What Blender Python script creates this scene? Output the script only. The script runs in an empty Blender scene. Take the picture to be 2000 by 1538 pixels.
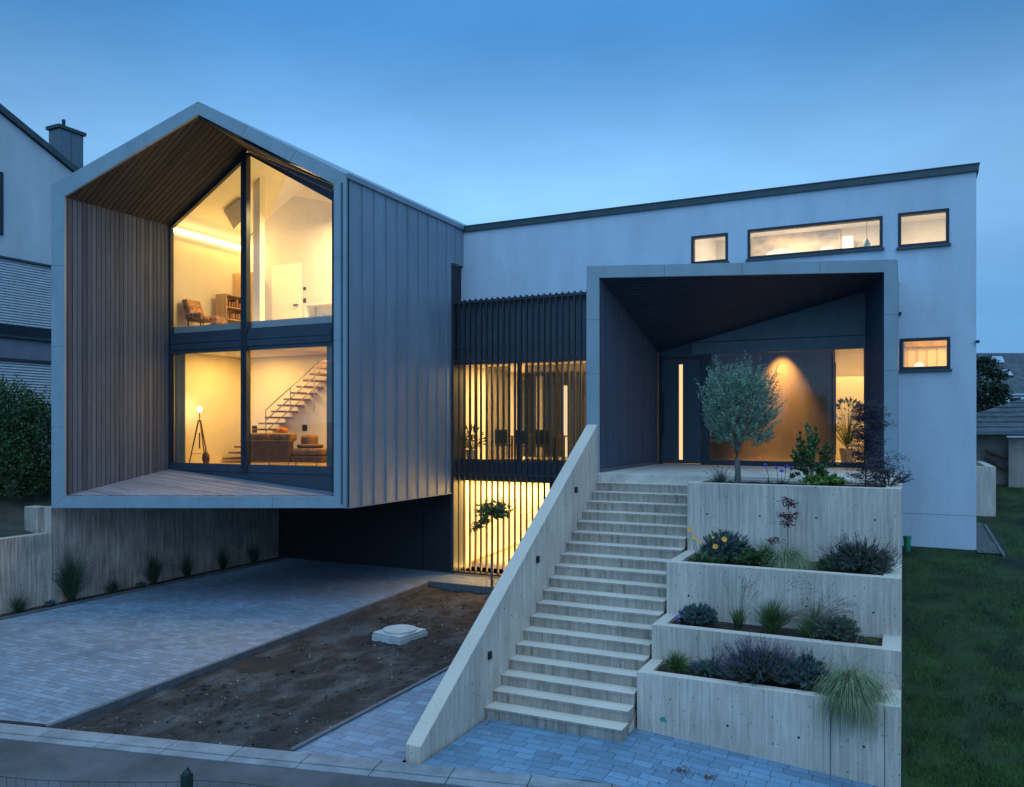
import bpy, bmesh, math, random
from mathutils import Vector, Matrix, noise
R = math.radians
random.seed(7)
S = bpy.context.scene
C = S.collection

# ------------------------------------------------------------------ camera
YAW = R(25.78); SN, CS = math.sin(YAW), math.cos(YAW)
CZ = 4.35; F = 1590.0; HY = 835.0
cam = bpy.data.cameras.new("camera"); co = bpy.data.objects.new("camera", cam); C.objects.link(co)
co.location = (0, 0, CZ); co.rotation_euler = (R(90), 0, YAW)
cam.sensor_width = 36; cam.lens = F / 2000 * 36; cam.shift_y = (HY - 769) / 2000
cam.clip_start = 0.05; cam.clip_end = 2000
S.camera = co

# ------------------------------------------------------------------ dusk sky
W = bpy.data.worlds.new("World"); S.world = W; W.use_nodes = True
nt = W.node_tree; N = nt.nodes; L = nt.links; N.clear()
def wn(t, **k):
    n = N.new(t)
    for a, b in k.items(): setattr(n, a, b)
    return n
def lk(a, b): L.new(a, b)
def wmath(op, a, b=None, clamp=False):
    n = wn('ShaderNodeMath', operation=op); n.use_clamp = clamp
    for i, v in enumerate((a, b)):
        if v is None: continue
        if hasattr(v, 'links'): lk(v, n.inputs[i])
        else: n.inputs[i].default_value = v
    return n.outputs[0]
tc = wn('ShaderNodeTexCoord'); sep = wn('ShaderNodeSeparateXYZ'); lk(tc.outputs['Generated'], sep.inputs[0])
ramp = wn('ShaderNodeValToRGB'); lk(sep.outputs[2], ramp.inputs[0])
cr = ramp.color_ramp; cr.interpolation = 'EASE'
stops = [(0.0, (.16, .41, .76)), (.12, (.175, .455, .86)), (.25, (.28, .62, 1.07)), (.46, (.075, .29, .67)), (.62, (.21, .53, .97)), (1.0, (.70, 1.27, 1.88))]
cr.elements[0].position = 0; cr.elements[0].color = (*stops[0][1], 1)
cr.elements[1].position = 1; cr.elements[1].color = (*stops[-1][1], 1)
for p_, c_ in stops[1:-1]:
    e = cr.elements.new(p_); e.color = (*c_, 1)
# azimuth glow: direction of the view, brighter straight ahead; broad brightness behind the camera (west)
gx, gy = math.sin(R(2) - YAW), math.cos(R(2) - YAW)
dot = wmath('ADD', wmath('MULTIPLY', sep.outputs[0], gx), wmath('MULTIPLY', sep.outputs[1], gy))
hor = wmath('SQRT', wmath('SUBTRACT', 1.0, wmath('MULTIPLY', sep.outputs[2], sep.outputs[2])))
az = wmath('DIVIDE', dot, wmath('MAXIMUM', hor, .05))
front = wmath('POWER', wmath('MAXIMUM', az, 0.0), 7.0)
back = wmath('MAXIMUM', wmath('MULTIPLY', az, -1.0), 0.0)
gain = wmath('ADD', wmath('ADD', .72, wmath('MULTIPLY', front, .32)), wmath('MULTIPLY', back, .80))
mp = wn('ShaderNodeMapping'); lk(tc.outputs['Generated'], mp.inputs[0]); mp.inputs['Scale'].default_value = (1.3, 1.3, 3.8); mp.inputs['Rotation'].default_value = (R(7), R(-5), 0)
nz = wn('ShaderNodeTexNoise'); lk(mp.outputs[0], nz.inputs[0]); nz.inputs['Scale'].default_value = 2.3; nz.inputs['Detail'].default_value = 5; nz.inputs['Roughness'].default_value = .56
cl = wn('ShaderNodeMapRange'); lk(nz.outputs[0], cl.inputs[0]); cl.inputs[1].default_value = .35; cl.inputs[2].default_value = .7; cl.inputs[3].default_value = .92; cl.inputs[4].default_value = 1.1
mul = wn('ShaderNodeVectorMath', operation='SCALE'); lk(ramp.outputs[0], mul.inputs[0]); lk(wmath('MULTIPLY', gain, cl.outputs[0]), mul.inputs['Scale'])
bgn = wn('ShaderNodeBackground'); lk(mul.outputs[0], bgn.inputs[0]); bgn.inputs[1].default_value = 1.0
wo = wn('ShaderNodeOutputWorld'); lk(bgn.outputs[0], wo.inputs[0])

# faint afterglow, far behind the camera
sl = bpy.data.lights.new("afterglow", 'SUN'); so = bpy.data.objects.new("afterglow", sl); C.objects.link(so)
sl.energy = .22; sl.angle = R(40); sl.color = (1.0, .93, .90); so.rotation_euler = (R(58), 0, R(38)); so.location = (0, -10, 30)

S.view_settings.view_transform = 'Standard'; S.view_settings.look = 'None'
S.view_settings.exposure = 0.0; S.view_settings.gamma = 1
S.render.engine = 'CYCLES'
S.cycles.use_denoising = True; S.cycles.max_bounces = 7; S.cycles.diffuse_bounces = 4; S.cycles.transparent_max_bounces = 16
S.cycles.sample_clamp_indirect = 4; S.cycles.caustics_reflective = False; S.cycles.caustics_refractive = False

def lamp(kind, name, loc, energy, col=(1, .72, .38), size=.3, size_y=None, rot=(0, 0, 0), spot=60, blend=.3):
    l = bpy.data.lights.new(name, kind); o = bpy.data.objects.new(name, l); C.objects.link(o)
    l.energy = energy; l.color = col; o.location = loc; o.rotation_euler = rot
    if kind == 'AREA':
        l.size = size
        if size_y: l.shape = 'RECTANGLE'; l.size_y = size_y
    elif kind in ('POINT', 'SPOT'): l.shadow_soft_size = size
    if kind == 'SPOT': l.spot_size = R(spot); l.spot_blend = blend
    return o

# ------------------------------------------------------------------ projection helpers (photo pixel -> point on a real plane)
def dirv(px, py):
    r = (px - 1000) / F
    return Vector((-SN + CS * r, CS + SN * r, (HY - py) / F))
def onY(px, py, Y):
    d = dirv(px, py); t = Y / d.y; return Vector((d.x * t, Y, CZ + d.z * t))
def onX(px, py, X):
    d = dirv(px, py); t = X / d.x; return Vector((X, d.y * t, CZ + d.z * t))
def onZ(px, py, Z):
    d = dirv(px, py); t = (Z - CZ) / d.z; return Vector((d.x * t, d.y * t, Z))
def onD(px, py, D):
    d = dirv(px, py); return Vector((d.x * D, d.y * D, CZ + d.z * D))
def fx(px, Y): return onY(px, 800, Y).x
def lerp(a, b, t): return a + (b - a) * t
def sm(a, b, x):
    t = max(0, min(1, (x - a) / (b - a))); return t * t * (3 - 2 * t)

# ------------------------------------------------------------------ materials
MATS = {}
def mat(name, col, rough=.6, metal=0.0, var=.12, vscale=3.0, stretch=(1, 1, 1), bump=0.0, bscale=40.0, spec=.5, fine=0.0, fscale=60.0, col2=None, pos=(.3, .7)):
    m = bpy.data.materials.new(name); m.use_nodes = True; t = m.node_tree; n = t.nodes; b = n['Principled BSDF']
    b.inputs['Roughness'].default_value = rough; b.inputs['Metallic'].default_value = metal; b.inputs['Specular IOR Level'].default_value = spec
    g = n.new('ShaderNodeNewGeometry'); mpn = n.new('ShaderNodeMapping'); t.links.new(g.outputs['Position'], mpn.inputs[0]); mpn.inputs['Scale'].default_value = stretch
    nn = n.new('ShaderNodeTexNoise'); nn.inputs['Scale'].default_value = vscale; nn.inputs['Detail'].default_value = 5; nn.inputs['Roughness'].default_value = .62
    t.links.new(mpn.outputs[0], nn.inputs[0])
    r = n.new('ShaderNodeValToRGB'); t.links.new(nn.outputs[0], r.inputs[0])
    lo = [max(0, c * (1 - 2.2 * var)) for c in col]; hi = [min(1, c * (1 + 2.2 * var)) for c in (col2 or col)]
    r.color_ramp.elements[0].position = pos[0]; r.color_ramp.elements[0].color = (*lo, 1)
    r.color_ramp.elements[1].position = pos[1]; r.color_ramp.elements[1].color = (*hi, 1)
    last = r.outputs[0]
    if fine:
        n2 = n.new('ShaderNodeTexNoise'); n2.inputs['Scale'].default_value = fscale; n2.inputs['Detail'].default_value = 3; t.links.new(g.outputs['Position'], n2.inputs[0])
        mr = n.new('ShaderNodeMapRange'); t.links.new(n2.outputs[0], mr.inputs[0]); mr.inputs[1].default_value = .3; mr.inputs[2].default_value = .7
        mr.inputs[3].default_value = 1 - fine; mr.inputs[4].default_value = 1 + fine
        vm = n.new('ShaderNodeVectorMath'); vm.operation = 'SCALE'; t.links.new(last, vm.inputs[0]); t.links.new(mr.outputs[0], vm.inputs['Scale']); last = vm.outputs[0]
    t.links.new(last, b.inputs['Base Color'])
    if bump:
        n3 = n.new('ShaderNodeTexNoise'); n3.inputs['Scale'].default_value = bscale; n3.inputs['Detail'].default_value = 4; t.links.new(mpn.outputs[0], n3.inputs[0])
        bp = n.new('ShaderNodeBump'); bp.inputs['Strength'].default_value = bump; bp.inputs['Distance'].default_value = .01; t.links.new(n3.outputs[0], bp.inputs['Height']); t.links.new(bp.outputs[0], b.inputs['Normal'])
    MATS[name] = m
    return m

def nodes_of(m):
    return m.node_tree, m.node_tree.nodes, m.node_tree.links

def concrete(name, col, stain=.5, green=0.0, riser_shade=1.0):
    """board-marked in-situ concrete: vertical board streaks, tie holes and pits"""
    m = bpy.data.materials.new(name); m.use_nodes = True; t, n, l = nodes_of(m); b = n['Principled BSDF']; b.inputs['Roughness'].default_value = .85; b.inputs['Specular IOR Level'].default_value = .3
    g = n.new('ShaderNodeNewGeometry'); sp = n.new('ShaderNodeSeparateXYZ'); l.new(g.outputs['Position'], sp.inputs[0])
    ad = n.new('ShaderNodeMath'); ad.operation = 'ADD'; l.new(sp.outputs[0], ad.inputs[0]); l.new(sp.outputs[1], ad.inputs[1])
    def M(op, a, bb=None):
        q = n.new('ShaderNodeMath'); q.operation = op
        for i, v in enumerate((a, bb)):
            if v is None: continue
            if hasattr(v, 'links'): l.new(v, q.inputs[i])
            else: q.inputs[i].default_value = v
        return q.outputs[0]
    bd = M('DIVIDE', ad.outputs[0], .105)
    wnn = n.new('ShaderNodeTexWhiteNoise'); wnn.noise_dimensions = '1D'; l.new(M('FLOOR', bd), wnn.inputs['W'])
    fr = M('ABSOLUTE', M('SUBTRACT', M('FRACT', bd), .5))
    seam = M('GREATER_THAN', fr, .465)
    mp1 = n.new('ShaderNodeMapping'); l.new(g.outputs['Position'], mp1.inputs[0]); mp1.inputs['Scale'].default_value = (9, 9, .55)
    st = n.new('ShaderNodeTexNoise'); l.new(mp1.outputs[0], st.inputs[0]); st.inputs['Scale'].default_value = 2.6; st.inputs['Detail'].default_value = 9; st.inputs['Roughness'].default_value = .65
    bl = n.new('ShaderNodeTexNoise'); l.new(g.outputs['Position'], bl.inputs[0]); bl.inputs['Scale'].default_value = 1.1; bl.inputs['Detail'].default_value = 6
    fi = n.new('ShaderNodeTexNoise'); l.new(g.outputs['Position'], fi.inputs[0]); fi.inputs['Scale'].default_value = 45; fi.inputs['Detail'].default_value = 2
    vo = n.new('ShaderNodeTexVoronoi'); l.new(g.outputs['Position'], vo.inputs[0]); vo.inputs['Scale'].default_value = 15; vo.inputs['Randomness'].default_value = 1
    vw = n.new('ShaderNodeSeparateColor'); l.new(vo.outputs['Color'], vw.inputs[0])
    pit = M('MULTIPLY', M('LESS_THAN', vo.outputs['Distance'], M('MULTIPLY', M('POWER', vw.outputs[0], 2.0), .21)), M('GREATER_THAN', vw.outputs[1], .25))
    k = M('ADD', 1.0, M('MULTIPLY', M('SUBTRACT', wnn.outputs[0], .5), .13))
    k = M('ADD', k, M('MULTIPLY', M('SUBTRACT', st.outputs[0], .5), 1.1 * stain))
    k = M('ADD', k, M('MULTIPLY', M('SUBTRACT', bl.outputs[0], .5), .7 * stain))
    k = M('ADD', k, M('MULTIPLY', M('SUBTRACT', fi.outputs[0], .5), .25))
    k = M('MULTIPLY', k, M('SUBTRACT', 1.0, M('MULTIPLY', seam, .16)))
    k = M('MULTIPLY', k, M('SUBTRACT', 1.0, M('MULTIPLY', pit, .55)))
    k = M('MAXIMUM', k, .15)
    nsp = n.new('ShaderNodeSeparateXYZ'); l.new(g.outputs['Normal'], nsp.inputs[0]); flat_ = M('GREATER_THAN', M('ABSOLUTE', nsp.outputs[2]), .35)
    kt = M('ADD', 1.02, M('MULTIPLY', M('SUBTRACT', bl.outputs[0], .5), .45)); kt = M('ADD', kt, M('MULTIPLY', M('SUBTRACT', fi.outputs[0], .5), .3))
    k = M('ADD', M('MULTIPLY', M('MULTIPLY', k, riser_shade), M('SUBTRACT', 1.0, flat_)), M('MULTIPLY', kt, flat_))  # upright faces scaled darker than tops: sky shading painted into the colour
    cc = n.new('ShaderNodeRGB'); cc.outputs[0].default_value = (*col, 1); last = cc.outputs[0]
    if green:
        mx = n.new('ShaderNodeMix'); mx.data_type = 'RGBA'; gm = n.new('ShaderNodeTexNoise'); l.new(mp1.outputs[0], gm.inputs[0]); gm.inputs['Scale'].default_value = 1.6; gm.inputs['Detail'].default_value = 5
        mr = n.new('ShaderNodeMapRange'); l.new(gm.outputs[0], mr.inputs[0]); mr.inputs[1].default_value = .5; mr.inputs[2].default_value = .75; mr.inputs[4].default_value = green
        l.new(M('MULTIPLY', mr.outputs[0], M('SUBTRACT', 1.0, flat_)), mx.inputs[0]); l.new(last, mx.inputs[6]); mx.inputs[7].default_value = (.16, .15, .07, 1); last = mx.outputs[2]
    vm = n.new('ShaderNodeVectorMath'); vm.operation = 'SCALE'; l.new(last, vm.inputs[0]); l.new(k, vm.inputs['Scale']); l.new(vm.outputs[0], b.inputs['Base Color'])
    bp = n.new('ShaderNodeBump'); bp.inputs['Strength'].default_value = .5; bp.inputs['Distance'].default_value = .006
    l.new(M('SUBTRACT', M('ADD', M('MULTIPLY', wnn.outputs[0], .5), M('MULTIPLY', fi.outputs[0], .3)), M('ADD', M('MULTIPLY', seam, .8), pit)), bp.inputs['Height']); l.new(bp.outputs[0], b.inputs['Normal'])
    MATS[name] = m; return m

def boards(name, col, axis, width, origin=0.0, var=.25, grain=(1, 1, 1), rough=.75):
    """timber: tone changes from board to board along one axis, with grain and knots"""
    m = bpy.data.materials.new(name); m.use_nodes = True; t, n, l = nodes_of(m); b = n['Principled BSDF']; b.inputs['Roughness'].default_value = rough; b.inputs['Specular IOR Level'].default_value = .3
    g = n.new('ShaderNodeNewGeometry'); sp = n.new('ShaderNodeSeparateXYZ'); l.new(g.outputs['Position'], sp.inputs[0])
    def M(op, a, bb=None):
        q = n.new('ShaderNodeMath'); q.operation = op
        for i, v in enumerate((a, bb)):
            if v is None: continue
            if hasattr(v, 'links'): l.new(v, q.inputs[i])
            else: q.inputs[i].default_value = v
        return q.outputs[0]
    bd = M('DIVIDE', M('SUBTRACT', sp.outputs[axis], origin), width)
    wv = n.new('ShaderNodeTexWhiteNoise'); wv.noise_dimensions = '1D'; l.new(M('FLOOR', bd), wv.inputs['W'])
    mp1 = n.new('ShaderNodeMapping'); l.new(g.outputs['Position'], mp1.inputs[0]); mp1.inputs['Scale'].default_value = grain
    st = n.new('ShaderNodeTexNoise'); l.new(mp1.outputs[0], st.inputs[0]); st.inputs['Scale'].default_value = 3; st.inputs['Detail'].default_value = 6; st.inputs['Roughness'].default_value = .7
    vo = n.new('ShaderNodeTexVoronoi'); l.new(g.outputs['Position'], vo.inputs[0]); vo.inputs['Scale'].default_value = 3.2
    knot = M('LESS_THAN', vo.outputs['Distance'], .07)
    k = M('ADD', 1.0, M('MULTIPLY', M('SUBTRACT', wv.outputs[0], .5), 2 * var))
    k = M('ADD', k, M('MULTIPLY', M('SUBTRACT', st.outputs[0], .5), 1.3))
    k = M('MAXIMUM', M('MULTIPLY', k, M('SUBTRACT', 1.0, M('MULTIPLY', knot, .4))), .2)
    cc = n.new('ShaderNodeRGB'); cc.outputs[0].default_value = (*col, 1)
    vm = n.new('ShaderNodeVectorMath'); vm.operation = 'SCALE'; l.new(cc.outputs[0], vm.inputs[0]); l.new(k, vm.inputs['Scale']); l.new(vm.outputs[0], b.inputs['Base Color'])
    bp = n.new('ShaderNodeBump'); bp.inputs['Strength'].default_value = .35; bp.inputs['Distance'].default_value = .004; l.new(st.outputs[0], bp.inputs['Height']); l.new(bp.outputs[0], b.inputs['Normal'])
    MATS[name] = m; return m

def pavers(name, col, w, h, rot=0.0, mortar=.010, rough=.7):
    m = bpy.data.materials.new(name); m.use_nodes = True; t, n, l = nodes_of(m); b = n['Principled BSDF']; b.inputs['Specular IOR Level'].default_value = .5
    g = n.new('ShaderNodeNewGeometry'); mp1 = n.new('ShaderNodeMapping'); l.new(g.outputs['Position'], mp1.inputs[0]); mp1.inputs['Rotation'].default_value = (0, 0, rot)
    br = n.new('ShaderNodeTexBrick'); l.new(mp1.outputs[0], br.inputs[0]); br.inputs['Scale'].default_value = 1; br.inputs['Brick Width'].default_value = w; br.inputs['Row Height'].default_value = h
    br.inputs['Mortar Size'].default_value = mortar; br.inputs['Mortar Smooth'].default_value = .3; br.offset = .37; br.squash = .72; br.squash_frequency = 3
    br.inputs['Color1'].default_value = (*[c * .80 for c in col], 1); br.inputs['Color2'].default_value = (*[c * 1.2 for c in col], 1); br.inputs['Mortar'].default_value = (*[c * .48 for c in col], 1)
    ns = n.new('ShaderNodeTexNoise'); l.new(g.outputs['Position'], ns.inputs[0]); ns.inputs['Scale'].default_value = .9; ns.inputs['Detail'].default_value = 6; ns.inputs['Roughness'].default_value = .65
    mr = n.new('ShaderNodeMapRange'); l.new(ns.outputs[0], mr.inputs[0]); mr.inputs[1].default_value = .3; mr.inputs[2].default_value = .7; mr.inputs[3].default_value = .88; mr.inputs[4].default_value = 1.12
    fn = n.new('ShaderNodeTexNoise'); l.new(g.outputs['Position'], fn.inputs[0]); fn.inputs['Scale'].default_value = 38; fn.inputs['Detail'].default_value = 3
    m2 = n.new('ShaderNodeMath'); m2.operation = 'MULTIPLY'; l.new(mr.outputs[0], m2.inputs[0])
    mr2 = n.new('ShaderNodeMapRange'); l.new(fn.outputs[0], mr2.inputs[0]); mr2.inputs[1].default_value = .3; mr2.inputs[2].default_value = .7; mr2.inputs[3].default_value = .82; mr2.inputs[4].default_value = 1.15
    l.new(mr2.outputs[0], m2.inputs[1])
    vm = n.new('ShaderNodeVectorMath'); vm.operation = 'SCALE'; l.new(br.outputs['Color'], vm.inputs[0]); l.new(m2.outputs[0], vm.inputs['Scale']); l.new(vm.outputs[0], b.inputs['Base Color'])
    mr3 = n.new('ShaderNodeMapRange'); l.new(ns.outputs[0], mr3.inputs[0]); mr3.inputs[1].default_value = .3; mr3.inputs[2].default_value = .7; mr3.inputs[3].default_value = rough - .2; mr3.inputs[4].default_value = rough + .1
    l.new(mr3.outputs[0], b.inputs['Roughness'])
    bp = n.new('ShaderNodeBump'); bp.inputs['Strength'].default_value = .6; bp.inputs['Distance'].default_value = .008; bp.invert = True; l.new(br.outputs['Fac'], bp.inputs['Height'])
    b2 = n.new('ShaderNodeBump'); b2.inputs['Strength'].default_value = .3; b2.inputs['Distance'].default_value = .004; l.new(fn.outputs[0], b2.inputs['Height']); l.new(bp.outputs[0], b2.inputs['Normal']); l.new(b2.outputs[0], b.inputs['Normal'])
    MATS[name] = m; return m

def emit(name, col, s):
    m = bpy.data.materials.new(name); m.use_nodes = True; n = m.node_tree.nodes; n.clear(); e = n.new('ShaderNodeEmission'); e.inputs[0].default_value = (*col, 1); e.inputs[1].default_value = s
    o = n.new('ShaderNodeOutputMaterial'); m.node_tree.links.new(e.outputs[0], o.inputs[0]); MATS[name] = m; return m
def glass(name, tint=(.93, .96, .97), refl=1.0):
    m = bpy.data.materials.new(name); m.use_nodes = True; t, n, l = nodes_of(m); n.clear()
    tr = n.new('ShaderNodeBsdfTransparent'); tr.inputs[0].default_value = (*tint, 1); gl = n.new('ShaderNodeBsdfGlossy'); gl.inputs['Roughness'].default_value = .015; gl.inputs[0].default_value = (.9, .95, 1, 1)
    fr = n.new('ShaderNodeFresnel'); fr.inputs[0].default_value = 1.5; mu = n.new('ShaderNodeMath'); mu.operation = 'MULTIPLY'; l.new(fr.outputs[0], mu.inputs[0]); mu.inputs[1].default_value = 1.8 * refl
    mu.use_clamp = True
    mx = n.new('ShaderNodeMixShader'); l.new(mu.outputs[0], mx.inputs[0]); l.new(tr.outputs[0], mx.inputs[1]); l.new(gl.outputs[0], mx.inputs[2])
    o = n.new('ShaderNodeOutputMaterial'); l.new(mx.outputs[0], o.inputs[0]); MATS[name] = m; return m
def sheer(name, col, a):
    m = bpy.data.materials.new(name); m.use_nodes = True; t, n, l = nodes_of(m); b = n['Principled BSDF']; b.inputs['Base Color'].default_value = (*col, 1); b.inputs['Roughness'].default_value = .9; b.inputs['Alpha'].default_value = a
    w = n.new('ShaderNodeTexNoise'); w.inputs['Scale'].default_value = 30; MATS[name] = m; return m

concrete('concrete', (.60, .50, .415), 1.05)
concrete('concrete_step', (.62, .53, .445), .95, .7, .62)  # step fronts carry painted shade besides their green-brown stains; treads stay pale
concrete('concrete_old', (.44, .37, .31), 2.1, .3)
mat('concrete_top', (.59, .53, .46), .85, var=.1, vscale=2.5, fine=.12, bump=.2, bscale=60)
mat('render_white', (.56, .64, .72), .9, var=.038, vscale=1.6, stretch=(1.2, 1.2, .3), fine=.07, fscale=70, bump=.5, bscale=120)
mat('plaster', (.80, .76, .68), .9, var=.02)
mat('plaster_grey', (.62, .60, .57), .9, var=.03)
mat('plaster_cool', (.78, .77, .76), .9, var=.03)
mat('zinc', (.25, .31, .375), .5, .25, var=.06, vscale=1.2, stretch=(1, 1, .35), bump=.05, bscale=6)
mat('zinc_light', (.26, .33, .37), .5, .2, var=.05, vscale=2.5, stretch=(1, 1, .5), bump=.05, bscale=8)
mat('frame_dark', (.024, .034, .050), .45, .3, var=.06)
mat('panel_dark', (.042, .060, .085), .5, .2, var=.05)
mat('panel_grey', (.095, .125, .155), .55, .1, var=.05)
mat('slat_dark', (.040, .042, .046), .5, .2, var=.08)
mat('roof_cap', (.07, .09, .095), .5, .5, var=.08)
mat('garage', (.018, .018, .022), .5, .1, var=.05)
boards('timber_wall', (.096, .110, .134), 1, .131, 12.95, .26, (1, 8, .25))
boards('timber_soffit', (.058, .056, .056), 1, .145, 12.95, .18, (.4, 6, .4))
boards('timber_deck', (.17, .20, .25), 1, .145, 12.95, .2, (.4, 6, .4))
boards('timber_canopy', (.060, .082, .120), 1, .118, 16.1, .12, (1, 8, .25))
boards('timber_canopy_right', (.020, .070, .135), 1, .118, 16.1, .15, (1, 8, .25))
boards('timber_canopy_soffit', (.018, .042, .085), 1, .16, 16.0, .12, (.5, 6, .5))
pavers('pavers_drive', (.178, .245, .32), .27, .135, 0, .007, .62)
pavers('pavers_front', (.145, .245, .35), .36, .17, 0, .007, .6)
mat('asphalt', (.080, .088, .10), .85, var=.22, vscale=.7, stretch=(1, 1, 1), fine=.3, fscale=120, bump=.5, bscale=120)
mat('kerb', (.22, .24, .26), .85, var=.15, vscale=2, fine=.15, bump=.3, bscale=50)
mat('kerb_dark', (.105, .115, .13), .8, var=.12, vscale=3, fine=.1)
mat('soil', (.020, .019, .019), .95, var=.1, vscale=1.9, stretch=(1, .55, 1), fine=.45, fscale=34, bump=1, bscale=26, col2=(.088, .09, .092), pos=(.46, .80))
mat('bank', (.022, .024, .014), .95, var=.2, vscale=1.6, fine=.4, fscale=30, bump=1, bscale=30, col2=(.055, .045, .03))
mat('mulch', (.035, .018, .013), .95, var=.3, vscale=14, fine=.4, fscale=60, bump=1, bscale=60)
mat('gravel', (.10, .095, .09), .9, var=.35, vscale=22, bump=1, bscale=50)
mat('pebble', (.33, .32, .30), .8, var=.3, vscale=9)
mat('grass_ground', (.016, .034, .007), .95, var=.4, vscale=.8, fine=.4, fscale=30, bump=.8, bscale=40)
mat('blade', (.036, .085, .010), .7, var=.4, vscale=1.6)
mat('blade_dark', (.030, .060, .030), .7, var=.35, vscale=6)
mat('blade_green', (.075, .125, .035), .7, var=.3, vscale=6)
mat('blade_pale', (.24, .27, .14), .7, var=.25, vscale=8)
mat('seed', (.16, .13, .10), .8, var=.3, vscale=10)
mat('olive_leaf', (.20, .295, .21), .6, var=.28, vscale=8)
mat('hedge_leaf', (.036, .085, .022), .6, var=.5, vscale=3)
mat('leaf_green', (.06, .12, .03), .55, var=.35, vscale=9)
mat('leaf_bright', (.13, .22, .04), .55, var=.3, vscale=9)
mat('leaf_dark', (.028, .052, .028), .6, var=.35, vscale=9)
mat('leaf_blue', (.075, .125, .115), .7, var=.3, vscale=9)
mat('leaf_lav', (.07, .095, .065), .75, var=.3, vscale=9)
mat('leaf_grey', (.10, .125, .085), .75, var=.3, vscale=9)
mat('leaf_red', (.10, .018, .025), .6, var=.3, vscale=9)
mat('leaf_purple', (.030, .022, .040), .6, var=.3, vscale=9)
mat('lavender', (.12, .085, .14), .8, var=.25, vscale=12)
mat('lavender_dark', (.065, .06, .085), .8, var=.25, vscale=12)
mat('petal_orange', (.85, .36, .05), .6, var=.1)
mat('petal_blue', (.20, .19, .72), .6, var=.15)
mat('bark', (.16, .14, .115), .9, var=.3, vscale=12, stretch=(1, 1, .3), bump=.5, bscale=30)
mat('stem', (.06, .07, .035), .8, var=.2)
mat('black_plastic', (.012, .012, .014), .5, var=.05)
mat('green_plastic', (.015, .19, .09), .45, var=.08)
mat('teal_tag', (.01, .35, .24), .5, var=.05)
mat('fence_green', (.010, .030, .022), .6, var=.15)
mat('white_stone', (.48, .49, .48), .75, var=.08, vscale=6, fine=.1)
mat('light_wood', (.46, .31, .16), .6, var=.12, vscale=4, stretch=(1, 1, .2))
mat('dark_wood', (.10, .045, .022), .5, var=.2, vscale=6)
mat('tread_wood', (.20, .10, .05), .5, var=.2, vscale=6)
mat('steel', (.32, .31, .29), .35, .8, var=.05)
mat('leather', (.125, .070, .045), .5, var=.2, vscale=6, bump=.2, bscale=20)
mat('leather_light', (.26, .15, .09), .55, var=.2, vscale=6)
mat('cushion_orange', (.42, .13, .045), .8, var=.1)
mat('armchair_fabric', (.38, .20, .12), .9, var=.45, vscale=16)
mat('door_white', (.82, .80, .74), .5, var=.01)
mat('bronze', (.13, .088, .052), .4, .3, var=.12, vscale=2.0, stretch=(1, 1, .4))
mat('terracotta', (.30, .14, .08), .8, var=.1)
mat('blue_glass', (.12, .28, .38), .2, var=.1)
mat('picture', (.42, .52, .66), .8, var=.22, vscale=1.1, stretch=(1, 1, 2.2), col2=(.62, .52, .42))
mat('neighbour_render', (.53, .56, .59), .9, var=.06, vscale=.9, stretch=(1, 1, .35), fine=.04)
mat('neighbour_dark', (.20, .21, .26), .8, var=.05)
mat('shutter', (.50, .53, .56), .5, var=.04)
mat('slate', (.055, .065, .078), .7, var=.2, vscale=2, fine=.2, fscale=8)
mat('shed_wall', (.34, .29, .25), .9, var=.2, vscale=1.0, stretch=(2, 2, .6), fine=.1)
mat('moss', (.11, .12, .05), .9, var=.3, vscale=3)
mat('copper', (.16, .19, .21), .45, .6, var=.06)
mat('brick_red', (.40, .16, .09), .9, var=.15, vscale=6)
mat('far_glass', (.35, .42, .50), .15, var=.05)
sheer('curtain_teal', (.06, .24, .27), .94)
sheer('curtain_grey', (.085, .10, .085), .78)
glass('glass'); glass('glass_dim', (.85, .83, .78), .6)
glass('glass_smoke', (.50, .52, .50), 1.0)
emit('led', (1, .70, .30), 14.0); emit('bulb', (1, .70, .34), 70.0); emit('door_slot', (1, .66, .30), 1.15); emit('led_soft', (1, .75, .42), 5.0)
emit('lamp_shade_glow', (1, .78, .52), 1.5)

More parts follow.
